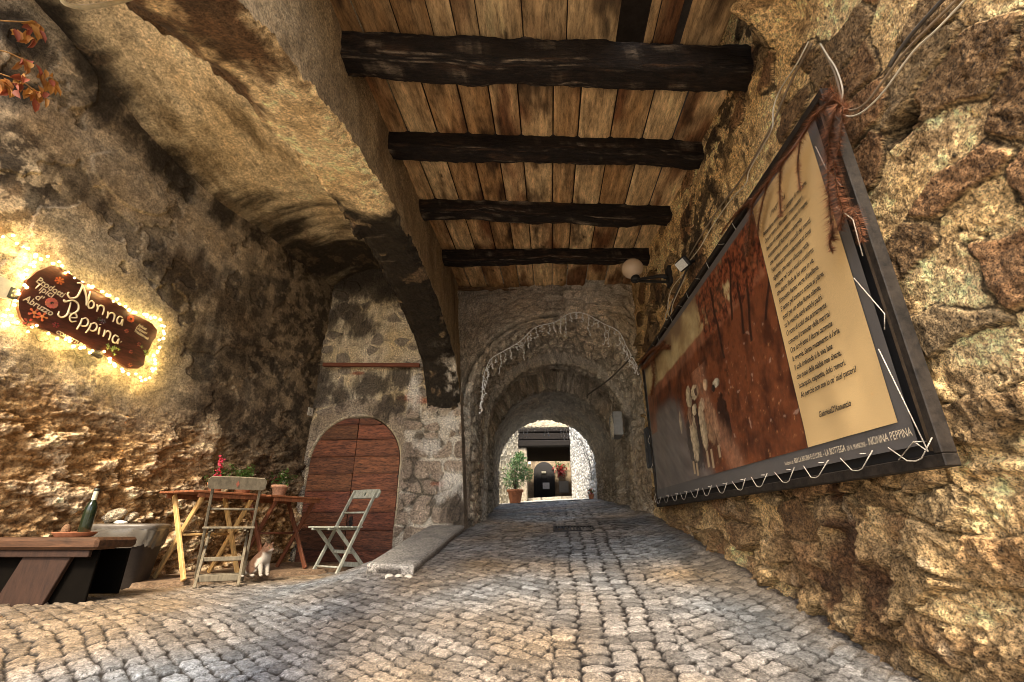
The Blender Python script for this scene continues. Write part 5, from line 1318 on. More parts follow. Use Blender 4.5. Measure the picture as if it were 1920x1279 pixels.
# ------------------------------------------------------------------ the bay's furniture
def folding_chair(name, label, paint, loc, rz, inlay):
    root = thing(name, label, 'folding chair', loc, rz, 'slatted folding chairs by the tables')
    W = .36; w, t = .022, .036
    for s in (-1, 1):
        MB().bar((s * W / 2, -.25, .85), (s * W / 2, .20, 0), w, t, up=(0, 1, .5)).build('long_leg', paint, root)
        MB().bar((s * (W / 2 - .028), .24, .435), (s * (W / 2 - .028), -.24, 0), w, t, up=(0, 1, -.5)).build('short_leg', paint, root)
    mb = MB()
    for i in range(5):
        y = -.07 + i * .082; mb.box(-W / 2 - .02, W / 2 + .02, y, y + .066, .440, .458, bev=.004)
    mb.build('seat', paint, root)
    mb = MB()
    for s in (-1, 1): mb.bar((s * (W / 2 - .055), -.06, .43), (s * (W / 2 - .055), .33, .43), .02, .022)
    mb.build('seat_rail', paint, root)
    # back board leaning with the legs
    n = Vector((0, -.84, -.45)).normalized(); u = Vector((0, -.45, .84)).normalized()
    o = Vector((0, -.262, .80)) ; M = Matrix(((1, u.x, -n.x, o.x), (0, u.y, -n.y, o.y), (0, u.z, -n.z, o.z), (0, 0, 0, 1)))
    bb = MB().prism([(-.22, -.03), (-.205, -.05), (.205, -.05), (.22, -.03), (.222, .03), (.20, .055), (0, .06), (-.20, .055), (-.222, .03)], .018, M).build('back_board', paint, root)
    MB().prism([(0, -.03), (.013, 0), (0, .03), (-.013, 0)], .024, M @ Matrix.Translation((0, 0, -.003))).build('diamond', inlay, bb)
    for z in (.60,):
        y = .2 - .45 * z / .85; MB().tube([(-W / 2, y, z), (W / 2, y, z)], .010, 8).build('back_rail', paint, root)
    MB().tube([(-W / 2, .165, .065), (W / 2, .165, .065)], .010, 8).build('foot_rail', paint, root)
    MB().bar((-W / 2 + .03, -.17, .065), (W / 2 - .03, -.17, .065), .012, .05).build('rear_rail', paint, root)
    MB().bar((-W / 2 + .03, -.02, .20), (W / 2 - .03, -.02, .20), .012, .035).build('middle_rail', paint, root)
    return root
def wood(name, c): return surf(name, c, rough=.65, n_scale=9, n_lo=.6, n_hi=1.35, bump=.4, b_scale=30, stretch=(3, 3, .6), speck=.2)
GREYW = wood('weathered_chair_wood', (.16, .13, .085)); SAGE = wood('sage_chair_paint', (.36, .36, .29)); PINE = wood('pine_legs', (.58, .35, .13)); REDT = wood('red_brown_table_wood', (.24, .085, .035)); DKRED = wood('dark_red_legs', (.15, .05, .022))
c1 = (-2.84, 4.20); c2 = (-2.28, 5.35)
folding_chair('folding_chair', 'weathered brown-grey folding chair with its back to us in front of the tables', GREYW, (c1[0], c1[1], fz(*c1) + .012), math.radians(33), plain('red_inlay', (.3, .09, .05), .6))
folding_chair('folding_chair', 'sage-grey folding chair seen from the side in front of the wooden door', SAGE, (c2[0], c2[1], fz(*c2) + .012), math.radians(155), plain('dark_inlay', (.05, .06, .045), .6))

def folding_table(label, leg, top, loc, rz, L=.73, D=.50, H=.715):
    root = thing('folding_table', label, 'folding table', loc, rz, 'folding tables with crossed legs')
    mb = MB(); n = 7
    for i in range(n):
        y = -D / 2 + i * D / n; mb.box(-L / 2, L / 2, y + .004, y + D / n - .004, H - .02, H, bev=.004)
    mb.build('table_top', top, root)
    mb = MB(); mb.box(-L / 2 + .06, L / 2 - .06, -D / 2 + .015, -D / 2 + .035, H - .058, H - .02); mb.box(-L / 2 + .06, L / 2 - .06, D / 2 - .035, D / 2 - .015, H - .058, H - .02)
    mb.build('apron', top, root)
    for x in (-L / 2 + .12, L / 2 - .12):
        for s in (-1, 1):
            MB().bar((x + s * .014, s * (D / 2 - .02), 0), (x + s * .014, -s * (D / 2 - .06), H - .03), .024, .045, up=(0, 1, 0)).build('leg', leg, root)
    MB().tube([(-L / 2 + .12, -.0, .35), (L / 2 - .12, 0, .35)], .011, 8).build('cross_bar', leg, root)
    return root
ta = math.atan2(.94, .35)
TZ = -.432
t1 = (-3.20, 4.42); t2 = (-2.93, 5.15)
folding_table('nearer folding table with sunlit pine crossed legs and a reddish slatted top', PINE, REDT, (*t1, TZ), ta)
folding_table('farther folding table with dark red crossed legs, close to the wooden door', DKRED, REDT, (*t2, TZ), ta)

# flower pots on the tables
def flower_pot(label, px, py, flowers, seed, s=1.0, basket=False, tone=1.0):
    R = random.Random(seed); p = hit(px, py, (0, 0, TZ + .716), (0, 0, 1)); 
    root = thing('flower_pot', label, 'flower pot', (p[0], p[1], TZ + .716), 0, 'flower pots on the tables')
    MB().lathe([(.001, 0), (.048 * s, 0), (.052 * s, .004), (.068 * s, .09 * s), (.078 * s, .094 * s), (.08 * s, .118 * s), (.07 * s, .12 * s), (.064 * s, .105 * s), (.001, .105 * s)], (0, 0, 0), 26).build('pot', TERRA if not basket else surf('pale_terracotta', (.55, .30, .18), bump=.3), root)
    MB().lathe([(.001, .108 * s), (.066 * s, .106 * s)], (0, 0, 0), 20).build('soil', SOIL, root)
    mb, st, bl = MB(), MB(), MB()
    tips = []
    for k in range(13):
        a = R.uniform(0, 6.3); r = R.uniform(.03, .13) * s; h = R.uniform(.16, .26) * s; tip = Vector((r * math.cos(a), r * math.sin(a), h)); tips.append(tip)
        st.tube([(0, 0, .1 * s), tip * .6 + Vector((0, 0, .02)), tip], .0025, 5)
        for _ in range(15):
            q = Vector((0, 0, .1 * s)).lerp(tip, R.uniform(.3, 1.05)) + Vector((R.gauss(0, .018), R.gauss(0, .018), R.gauss(0, .014)))
            g = R.uniform(.6, 1.5) * tone; mb.leaf(q, (R.gauss(0, 1), R.gauss(0, 1), R.gauss(.2, .6)), (0, 0, 1), R.uniform(.025, .045) * s, R.uniform(.015, .024) * s, (.075 * g, .14 * g, .03 * g))
    for (dx, dy, dz, n, c) in flowers:
        for _ in range(n):
            q = Vector((dx + R.gauss(0, .014), dy + R.gauss(0, .014), dz + R.gauss(0, .018)))
            for k in range(4):
                bl.leaf(q, (R.gauss(0, 1), R.gauss(-.6, .6), R.gauss(.2, .8)), (0, -1, .4), .022, .018, tuple(v * R.uniform(.75, 1.2) for v in c))
    tall = max([f[2] for f in flowers] + [0])
    if tall > .25: st.tube([(0, 0, .1), (.01, 0, .22), (flowers[0][0], flowers[0][1], tall)], .003, 5)
    st.build('stem', surf('green_stem', (.08, .11, .03)), root); mb.build('foliage', LEAF, root)
    if bl.v: bl.build('blossom', LEAF, root)
PINK = (.62, .05, .09)
flower_pot('terracotta pot with a tall spray of pink-red flowers, leftmost on the tables', 400, 928, [(.0, -.01, .34, 7, PINK), (.01, 0, .29, 6, PINK), (-.012, 0, .24, 7, PINK), (.03, -.02, .19, 5, PINK), (.0, .03, .18, 4, (.35, .03, .04)), (-.05, 0, .15, 4, (.35, .03, .04))], 3, 1.0)
flower_pot('low pot of leafy green plants with pale blooms, half hidden by the chair back', 452, 931, [(.07, -.02, .17, 4, (.62, .56, .36)), (.05, 0, .13, 3, (.3, .03, .04)), (.10, 0, .15, 3, (.6, .55, .4))], 5, 1.3, tone=1.4)
flower_pot('pale terracotta pot with dark red and white flowers, rightmost on tables', 521, 934, [(-.04, -.01, .20, 8, (.22, .03, .035)), (-.03, 0, .15, 5, (.2, .03, .03)), (.05, 0, .18, 4, (.6, .55, .38)), (.08, 0, .14, 3, (.6, .55, .38)), (.0, 0, .27, 3, (.6, .56, .35))], 9, 1.2, True, tone=1.3)

# ---- heavy plank bench at the left edge, with what stands on it
def bench():
    A = Vector((-4.2, 3.02, 0)); B = Vector((-3.0, 3.11, 0)); zt = -.080
    ex = (B - A).normalized(); ey = Vector((-ex.y, ex.x, 0)); L = (B - A).length
    root = thing('plank_bench', 'heavy dark brown wooden bench with a thick top at the left edge', 'bench', (A.x, A.y, fz(-3.4, 3.3)), math.atan2(ex.y, ex.x))
    z0 = fz(-3.4, 3.3); H = zt - z0
    top = surf('bench_wood', (.075, .034, .015), rough=.6, n_scale=8, n_lo=.4, n_hi=1.5, bump=.5, b_scale=20, stretch=(.6, 5, 5), speck=.3); dk = surf('bench_panel_wood', (.032, .014, .007), rough=.7, n_scale=10, n_lo=.5, n_hi=1.4, bump=.4, stretch=(4, 4, .6))
    mb = MB()
    n, m = 60, 24; X, Y = np.meshgrid(np.linspace(0, L, n), np.linspace(0, .40, m))
    mb.box(0, L, 0, .20, H - .075, H, bev=.018); mb.box(0, L - .03, .205, .40, H - .07, H - .003, bev=.018)
    mb.build('top', top, root)
    mb = MB(); mb.box(.02, L - .06, .03, .06, H - .12, H - .075); mb.build('apron', dk, root)
    mb = MB(); M = Matrix(((1, 0, .32, 0), (0, 1, 0, 0), (0, 0, 1, 0), (0, 0, 0, 1)))
    mb.box(L - .60, L - .28, .05, .085, -.03, H - .10, M); mb.build('leg_panel', dk, root)
    mb = MB(); mb.box(.15, .4, .05, .085, -.03, H - .10, M); mb.build('leg_panel', dk, root)
    mb = MB(); mb.box(.05, L - .25, .33, .36, .05, H - .08); mb.build('back_rail', dk, root)
    mb = MB(); mb.box(.0, L - .06, .375, .395, .03, H - .08); mb.box(.0, L - .05, .10, .12, .0, H - .08); mb.build('shade_panel', plain('under_bench_shade', (.004, .003, .002), .95, spec=.05), root)  # black boards added to block light and stand for shade under the bench
    def on(px, py): return hit(px, py, (0, 0, zt), (0, 0, 1))
    P = lambda u, v: A + ex * u + ey * v + Vector((0, 0, zt))
    # saucer, bottle, pebbles
    uu = min(np.linspace(0, L, 200), key=lambda u_: abs(proj(P(u_, .20))[0] - 138)); sc = P(uu, .20)
    o = MB().lathe([(.001, 0), (.10, 0), (.105, .004), (.125, .028), (.128, .032), (.12, .032), (.10, .010), (.001, .008)], sc + Vector((0, 0, .001)), 32).build('saucer', TERRA); tag(o, 'shallow terracotta saucer on the plank bench', 'saucer')
    bt = thing('bottle', 'dark glass bottle with a pale neck label standing in the terracotta saucer', 'bottle', sc + Vector((.035, .03, .011)))
    gl, nt, b = new_mat('dark_green_glass'); b.inputs['Base Color'].default_value = (.012, .018, .008, 1); b.inputs['Roughness'].default_value = .08
    MB().lathe([(.001, 0), (.034, 0), (.037, .006), (.037, .165), (.036, .185), (.028, .21), (.0155, .232), (.0145, .245), (.0145, .30), (.017, .302), (.017, .315), (.001, .316)], (0, 0, 0), 24).build('glass', gl, bt)
    MB().lathe([(.0156, .236), (.0156, .298)], (0, 0, 0), 24).build('neck_label', surf('pale_label', (.55, .50, .33), n_scale=60), bt); MB().lathe([(.0175, .30), (.0182, .303), (.0182, .317), (.001, .318)], (0, 0, 0), 20).build('cap', plain('dark_cap', (.03, .03, .02), .4), bt)
    R = random.Random(8)
    cn = MB(); cn.lathe([(.001, 0), (.022, 0), (.028, .03), (.024, .055), (.012, .075), (.001, .08)], sc + Vector((-.055, -.02, .008)), 9)
    o = cn.build('pine_cone', surf('cone_brown', (.20, .11, .055), n_scale=120, n_lo=.3, n_hi=1.6, bump=1, b_scale=140, dist=.01)); tag(o, 'small brown cone in the terracotta saucer beside the bottle', 'cone')
bench()

def bin_():
    c = Vector((-3.57, 3.99, fz(-3.4, 4.0)))
    root = thing('waste_bin', 'dark plastic bin with a grey lid and clear liner between the bench and the tables', 'bin', c, math.radians(18))
    w, d, H = .235, .19, .47
    body = surf('bin_plastic', (.035, .027, .022), rough=.45, n_scale=14, n_lo=.7, n_hi=1.3, bump=.1)
    mb = MB(); k = 28
    def ring(sx, sy, z, e=.45): return [(sx * np.sign(math.cos(a)) * abs(math.cos(a)) ** e, sy * np.sign(math.sin(a)) * abs(math.sin(a)) ** e, z) for a in np.linspace(0, 2 * np.pi, k, endpoint=False)]
    lv = [(w * .78, d * .78, 0), (w * .8, d * .8, .02), (w * .95, d * .95, H - .10), (w, d, H - .095), (w, d, H - .03)]
    vs = sum([ring(*l) for l in lv], []); fs = [tuple(range(k))[::-1]]
    for i in range(len(lv) - 1): fs += [(i * k + j, i * k + (j + 1) % k, (i + 1) * k + (j + 1) % k, (i + 1) * k + j) for j in range(k)]
    mb.add(vs, fs, True); mb.build('bucket', body, root)
    # liner hanging over the rim, crumpled
    lin, nt, b = new_mat('clear_liner'); b.inputs['Base Color'].default_value = (.13, .11, .085, 1); b.inputs['Roughness'].default_value = .22; b.inputs['Alpha'].default_value = .75
    mb = MB(); R = random.Random(3); kk = 90; vs = []; fs = []
    for li, (z, gr) in enumerate([(H + .012, 1.03), (H - .03, 1.045), (H - .07, 1.04), (H - .11, 1.02), (H - .15, 1.0)]):
        for a in np.linspace(0, 2 * np.pi, kk, endpoint=False):
            e = .5; g = gr + .018 * math.sin(a * 13 + li) + R.gauss(0, .008); vs.append((w * g * np.sign(math.cos(a)) * abs(math.cos(a)) ** e, d * g * np.sign(math.sin(a)) * abs(math.sin(a)) ** e, z + R.gauss(0, .006) + .015 * math.sin(a * 5) * (li > 2)))
    for i in range(4): fs += [(i * kk + j, i * kk + (j + 1) % kk, (i + 1) * kk + (j + 1) % kk, (i + 1) * kk + j) for j in range(kk)]
    mb.add(vs, fs, True); mb.build('liner', lin, root)
    mb = MB(); lv = [(w * 1.03, d * 1.03, H - .02), (w * 1.06, d * 1.06, H), (w * 1.05, d * 1.05, H + .018), (w * .9, d * .88, H + .024), (w * .86, d * .84, H + .016), (.001, .001, H + .02)]
    vs = sum([ring(*l) for l in lv], []); fs = []
    for i in range(len(lv) - 1): fs += [(i * k + j, i * k + (j + 1) % k, (i + 1) * k + (j + 1) % k, (i + 1) * k + j) for j in range(k)]
    mb.add(vs, fs, True); mb.build('lid', surf('lid_grey', (.13, .11, .09), rough=.35, n_scale=10, n_lo=.7, n_hi=1.3, bump=.1), root)
    # worn pale print on the side: recycling mark and three short lines
    pr = plain('worn_print', (.22, .19, .15), .6); mb = MB()
    for j, (z, l) in enumerate([(.21, .05), (.19, .06), (.17, .065), (.15, .06)]): mb.box(.02 - l / 2, .02 + l / 2, -d * .90 - .006 + (.21 - z) * .08, -d * .90 - .003 + (.21 - z) * .08, z - .006, z + .006, bev=0)
    for k3 in range(3):
        a = k3 * 2.094 + .5; mb.bar((.02 + .028 * math.cos(a), -d * .93, .27 + .028 * math.sin(a)), (.02 + .028 * math.cos(a + 1.5), -d * .93, .27 + .028 * math.sin(a + 1.5)), .006, .008, bev=0)
    mb.build('print_mark', pr, root)
    # crumpled wrapper and stones lying on lid
    mb = MB()
    for (x, y, r) in [(-.12, .04, .045), (-.06, -.03, .035)]:
        k2 = 9; mb.lathe([(.001, r * .7), (r * .6, r * .6), (r, r * .25), (r * .8, 0)], (x, y, H + .022), 7)
    o = mb.build('wrapper', surf('white_wrapper', (.62, .58, .50), rough=.3, n_scale=30, bump=.9)); o.parent = None; o.matrix_world = Matrix.Translation(c) @ Matrix.Rotation(math.radians(18), 4, 'Z'); tag(o, 'crumpled whitish wrapper lying on the bin lid', 'wrapper')
bin_()
# pale lumps of stone proud of the plaster above the bin
for (px, py, r, lab) in [(214, 967, .085, 'larger pale stone jutting from the plaster wall above the bin'), (246, 969, .06, 'smaller pale stone jutting from the plaster wall, right of the larger one')]:
    p = left_pt(px, py, -.01); mb = MB(); ico = bmesh.new(); bmesh.ops.create_icosphere(ico, subdivisions=4, radius=1)
    V = np.array([v.co[:] for v in ico.verts]); V = V * (1 + fbm(V + px, 1.2, 4)[:, None] * .5) * np.array([.6, 1.1, .62]) * r; V[:, 2] += V[:, 1] * .25
    mb.add(V + np.array(p), [[v.index for v in f.verts] for f in ico.faces], True, (.66, .53, .36)); ico.free()
    tag(mb.build('wall_stone', M_STONE), lab, 'stone')

# ---- cat
def cat():
    g = Vector(hit(478, 1080, (0, 0, -.428), (0, 0, 1))); s = 1.0
    bpyn = 'cat'
    # sitting, facing right (+x) and a little towards us
    pts = [((-.02, 0, .085), .075, None), ((.02, 0, .13), .075, 0), ((.06, 0, .175), .062, 1), ((.085, 0, .215), .046, 2), ((.105, -.005, .255), .050, 3), ((.125, -.01, .268), .048, 4), ((.165, -.018, .255), .024, 5), ((.182, -.020, .252), .014, 6),
           ((.075, .035, .12), .030, 2), ((.10, .035, .05), .018, 8), ((.105, .035, .014), .016, 9), ((.125, .035, .010), .014, 10),
           ((.075, -.035, .12), .030, 2), ((.10, -.035, .05), .018, 12), ((.105, -.035, .014), .016, 13), ((.125, -.035, .010), .014, 14),
           ((.01, .065, .075), .045, 0), ((.05, .075, .045), .028, 16), ((.03, .075, .018), .018, 17), ((.075, .075, .012), .014, 18),
           ((.01, -.065, .075), .045, 0), ((.05, -.075, .045), .028, 20), ((.03, -.075, .018), .018, 21), ((.075, -.075, .012), .014, 22),
           ((-.085, -.01, .03), .022, 0), ((-.10, -.06, .016), .015, 24), ((-.06, -.12, .013), .013, 25), ((.02, -.135, .012), .010, 26),
           ((.112, .027, .300), .016, 4), ((.113, .034, .330), .004, 28), ((.112, -.040, .300), .016, 4), ((.113, -.048, .330), .004, 30)]
    me = bpy.data.meshes.new('cat'); me.from_pydata([p[0] for p in pts], [(p[2], i) for i, p in enumerate(pts) if p[2] is not None], []); me.update()
    o = bpy.data.objects.new('cat', me); COL.objects.link(o)
    sk = o.modifiers.new('Skin', 'SKIN'); sk.use_smooth_shade = True
    for i, p in enumerate(pts):
        me.skin_vertices[0].data[i].radius = (p[1], p[1]); me.skin_vertices[0].data[i].use_root = (i == 0)
    ss = o.modifiers.new('Sub', 'SUBSURF'); ss.levels = 3; ss.render_levels = 3
    bpy.context.view_layer.update(); dg = bpy.context.evaluated_depsgraph_get()
    me2 = bpy.data.meshes.new_from_object(o.evaluated_get(dg)); o.modifiers.clear(); o.data = me2; me2.name = 'cat'
    V = np.array([v.co[:] for v in me2.vertices]); q = V + 3.3
    C = np.ones((len(V), 3)) * np.array([.36, .31, .25]); n = fbm(V, 9, 3)
    patch = np.maximum.reduce([sstep(.075, .05, np.linalg.norm(V - np.array(c_), axis=1) / r + n * .02) for c_, r in [((.0, -.07, .16), 1.1), ((.03, -.09, .08), .8), ((.11, -.03, .30), 1.2), ((.11, .04, .28), 1.0), ((-.06, 0, .12), .9), ((.06, -.06, .21), .7)]])
    C = mixc(C, np.array([.09, .045, .025]), patch)
    at = me2.color_attributes.new('Col', 'FLOAT_COLOR', 'POINT'); at.data.foreach_set('color', np.c_[C, np.ones(len(C))].astype(np.float32).reshape(-1))
    me2.materials.clear(); me2.materials.append(surf('cat_fur', attr=True, rough=.9, n_scale=150, n_lo=.75, n_hi=1.25, bump=.6, b_scale=260, dist=.004))
    o.location = g; o.rotation_euler = (0, 0, math.radians(-18)); o.scale = (1.0, 1.0, .86); tag(o, 'white and brown patched cat sitting under the tables behind the chair', 'cat')
    ey = plain('cat_eye', (.05, .06, .02), .15)
    MB().lathe([(.001, .006), (.0055, .003), (.006, 0)], (.158, .004, .272), 10, (1, .5, .2)).lathe([(.001, .006), (.0055, .003), (.006, 0)], (.156, -.036, .272), 10, (1, -.6, .2)).build('eyes', ey, o)
    MB().lathe([(.001, .005), (.005, .002), (.006, 0)], (.192, -.021, .258), 8, (1, -.1, .1)).build('nose', plain('cat_nose', (.25, .09, .08), .5), o)
cat()

# ------------------------------------------------------------------ lit sign on the plaster wall
def sign():
    ex = Vector((.2, 1, 0)).normalized(); ez = Vector(LN); ey = Vector((0, 0, 1))
    O = Vector(on_left(32, 592)) + ez * .05; O.z = 1.29
    c0 = on_left(32, 580)
    root = thing('shop_sign', 'dark red-brown hand-painted wooden shop sign with pale lettering and flowers, ringed by lights', 'sign', O, 0)
    R3 = Matrix(((ex.x, ey.x, ez.x, 0), (ex.y, ey.y, ez.y, 0), (ex.z, ey.z, ez.z, 0), (0, 0, 0, 1)))
    Oi = np.array(O)
    def P2(px, py):       # photo point -> sign plane
        p = hit(px, py, Oi, LN) - Oi; return (float(np.dot(p, ex)), float(p[2]))
    s = 330 / 1455.0
    Z = lambda x, y: P2(x * s, 440 + y * s)
    out = [(130, 545), (160, 480), (185, 440), (200, 380), (250, 340), (285, 310), (345, 285), (400, 262), (455, 268), (520, 300), (580, 345), (660, 395), (780, 450), (900, 545), (980, 590), (1080, 660), (1180, 705), (1240, 740), (1280, 790), (1270, 850), (1240, 890), (1210, 960), (1180, 1020), (1170, 1080), (1120, 1110), (1040, 1108), (960, 1060), (880, 1010), (790, 965), (700, 920), (600, 905), (500, 850), (400, 810), (300, 770), (200, 745), (155, 690), (135, 620)]
    poly = [Z(*p) for p in out]
    M_ = R3
    brd = surf('sign_board_wood', (.05, .013, .007), rough=.5, n_scale=7, n_lo=.5, n_hi=1.7, bump=.3, b_scale=20, stretch=(5, 1, 5), spec=.4)
    MB().prism([(x, y) for x, y in poly][::-1], .03, M_).build('board', brd, root)
    cream = surf('cream_paint', (.62, .50, .32), rough=.6, n_scale=90, n_lo=.8, n_hi=1.15, bump=.2)
    def strokes(name, lst, r, mat=cream):
        mb = MB()
        for st in lst:
            pts = spline([M_ @ Vector((*Z(*p), .034)) for p in st], 6); k = len(pts)
            mb.tube(pts, [r * (.75 + .35 * math.sin(math.pi * i / max(1, k - 1))) for i in range(k)], 8)
        return mb.build(name, mat, root)
    strokes('name_lettering', [
        # N
        [(545, 480), (535, 500), (560, 530), (610, 520), (640, 470), (655, 425), (640, 405), (615, 405)], [(650, 415), (668, 450), (690, 520), (690, 590)], [(690, 590), (705, 540), (722, 475)],
        # onna
        [(722, 555), (705, 580), (715, 612), (745, 605), (752, 572), (735, 552), (722, 555)], [(775, 580), (785, 610), (775, 640)], [(783, 612), (805, 590), (830, 600), (835, 630), (822, 668)],
        [(868, 640), (870, 670), (860, 695)], [(868, 670), (895, 650), (920, 662), (922, 690), (910, 725)], [(990, 690), (965, 680), (945, 705), (950, 735), (975, 738), (990, 705), (985, 755)],
        # P
        [(530, 560), (505, 545), (515, 560), (580, 548), (622, 580), (620, 630), (580, 655), (540, 650)], [(560, 565), (550, 610), (530, 665), (490, 688), (458, 670), (465, 640)],
        # eppina
        [(560, 690), (610, 690), (600, 660), (570, 660), (552, 690), (565, 722), (605, 720)], [(655, 695), (640, 740), (610, 785)], [(650, 705), (685, 695), (705, 720), (695, 755), (660, 760), (640, 748)],
        [(730, 735), (715, 775), (685, 815)], [(725, 745), (760, 735), (778, 760), (765, 792), (735, 798), (715, 785)], [(800, 770), (790, 828)], [(842, 790), (840, 820), (828, 845)], [(840, 822), (865, 800), (888, 815), (888, 840), (875, 875)],
        [(955, 850), (930, 835), (908, 860), (912, 890), (940, 895), (958, 865), (950, 908)], [(978, 888), (980, 892)], [(805, 745), (806, 748)]], .0068)
    ang = math.atan2(Z(430, 470)[1] - Z(280, 380)[1], Z(430, 470)[0] - Z(280, 380)[0])
    sm = []
    def small(txt, x, y, size, rot=None, w=1.0, mat=cream):
        zx, zy = Z(x, y); t = text_mesh('t', txt, size, M_ @ Matrix.Translation((zx, zy, .0312)) @ Matrix.Rotation(ang if rot is None else rot, 4, 'Z'), mat, None, .1, bold=.0012, width=w); sm.append(t)
    small('Prodotti', 268, 392, .075, w=.8); small('Tipici', 248, 436, .075, w=.85); small("d'", 258, 528, .07); small('Abruzzo', 162, 545, .075, w=.8)
    small('CONFETTURE', 435, 815, .042, w=.85); small('Infusi', 1120, 755, .038); small('Liquori', 1100, 775, .038); small('Tradizionali', 1085, 802, .036, w=.85)
    join_meshes(sm, 'small_lettering', root)
    # painted flowers
    R = random.Random(6); fm = surf('painted_flower', attr=True, rough=.6, n_scale=60, n_lo=.8, n_hi=1.2, bump=.2); mb = MB()
    def flower(x, y, r, c, n=9, cc=(.03, .02, .01)):
        a, b = Z(x, y)
        for k in range(n):
            t = 6.283 * k / n; p = [(a, b), (a + r * math.cos(t - .25), b + r * math.sin(t - .25)), (a + r * 1.12 * math.cos(t), b + r * 1.12 * math.sin(t)), (a + r * math.cos(t + .25), b + r * math.sin(t + .25))]
            mb.prism(p, .0016 + .0004 * k, M_ @ Matrix.Translation((0, 0, .0302)), tuple(v * R.uniform(.8, 1.2) for v in c))
        mb.prism([(a + r * .3 * math.cos(t), b + r * .3 * math.sin(t)) for t in np.linspace(0, 6.283, 10, endpoint=False)], .006, M_ @ Matrix.Translation((0, 0, .0302)), cc)
    OR = (.50, .13, .05)
    flower(405, 570, .040, (.45, .12, .07), 13); flower(470, 385, .030, (.52, .13, .03), 7, (.5, .14, .04)); flower(260, 650, .036, OR, 5, (.6, .25, .08)); flower(325, 680, .036, OR, 5, (.6, .25, .08)); flower(210, 730, .034, (.30, .05, .03), 5); flower(440, 750, .022, (.2, .03, .03), 6)
    flower(1060, 700, .03, (.40, .09, .03), 11); flower(1025, 800, .018, (.4, .1, .06), 6); flower(830, 720, .02, (.16, .13, .17), 6); flower(800, 700, .016, (.12, .12, .06), 5); flower(1130, 910, .018, (.3, .08, .05), 6); flower(1060, 970, .016, (.3, .07, .04), 6); flower(1055, 1080, .018, (.35, .1, .04), 6)
    for (x, y) in [(910, 950), (1195, 975)]:
        for k in range(12): flower(x + R.gauss(0, 26), y + R.gauss(0, 22), .014, (.22, .28, .07), 4, (.3, .3, .1))
    mb.build('painted_flowers', fm, root)
    # board's hanger plate
    # --------------- string lights round it
    sl = thing('fairy_lights', 'glowing warm fairy lights wound round the shop sign', 'string lights', O)
    loop = [(0, 0), (60, 40), (130, 80), (220, 150), (290, 205), (360, 200), (440, 245), (500, 300), (600, 360), (700, 430), (800, 490), (910, 545), (1000, 605), (1100, 645), (1200, 680), (1290, 710), (1320, 770), (1320, 850), (1290, 910), (1290, 970), (1240, 1030), (1245, 1100), (1190, 1160), (1170, 1210), (1080, 1175), (980, 1120), (880, 1060), (820, 1000), (720, 965), (620, 930), (500, 860), (420, 830), (340, 780), (240, 770), (120, 750), (40, 720), (0, 715)]
    loop2 = [(290, 205), (240, 250), (180, 270), (210, 330), (170, 420), (110, 500), (80, 590), (40, 670), (0, 690)]
    wire = plain('lights_wire', (.10, .09, .04), .6); mw = MB()
    L1 = spline([R3 @ Vector((*Z(*p), .03 + R.uniform(-.02, .02))) for p in loop], 6); L2 = spline([R3 @ Vector((*Z(*p), .01)) for p in loop2], 6)
    mw.tube(L1, .003, 5); mw.tube(L2, .003, 5)
    # loose wire loops under the sign
    for (x, y) in [(340, 860), (660, 985)]:
        q = [R3 @ Vector((*Z(x - 60, y - 30), .02)), R3 @ Vector((*Z(x - 40, y + 15), .02)), R3 @ Vector((*Z(x + 10, y + 28), .02)), R3 @ Vector((*Z(x + 60, y + 8), .02))]; mw.tube(spline(q), .003, 5)
    mw.build('wire', wire, sl)
    MB().prism([Z(790, 925), Z(860, 965), Z(815, 1025), Z(748, 985)], .04, R3 @ Matrix.Translation((0, 0, -.01))).build('battery_box', plain('dark_box', (.05, .04, .03), .5), sl)
    bm_ = glow('lit_bulb', (1.0, .74, .28), BULB)
    proto = None; R = random.Random(12)
    def place(p, r):
        nonlocal proto
        if proto is None:
            proto = MB().lathe([(.001, -.009)] + [(.009 * math.cos(a), .009 * math.sin(a)) for a in np.linspace(-1.4, 1.4, 7)] + [(.001, .009)], (0, 0, 0), 10).build('bulb', bm_, sl); o = proto
        else: o = proto.copy(); COL.objects.link(o); o.parent = sl
        o.location = p; o.scale = (r, r, r)
    def along(L, n):
        d = [0]
        for i in range(len(L) - 1): d.append(d[-1] + (L[i + 1] - L[i]).length)
        for k in range(n):
            t = d[-1] * (k + R.uniform(.1, .9)) / n; i = min(max(0, next((j for j in range(len(d)) if d[j] >= t), 1) - 1), len(L) - 2); f = (t - d[i]) / max(1e-6, d[i + 1] - d[i])
            yield L[i].lerp(L[i + 1], f) + R3 @ Vector((R.gauss(0, .014), R.gauss(0, .014), R.uniform(-.012, .03)))
    for p in along(L1, 82): place(p, R.uniform(.8, 1.25))
    for p in along(L2, 16): place(p, R.uniform(.8, 1.25))
sign()
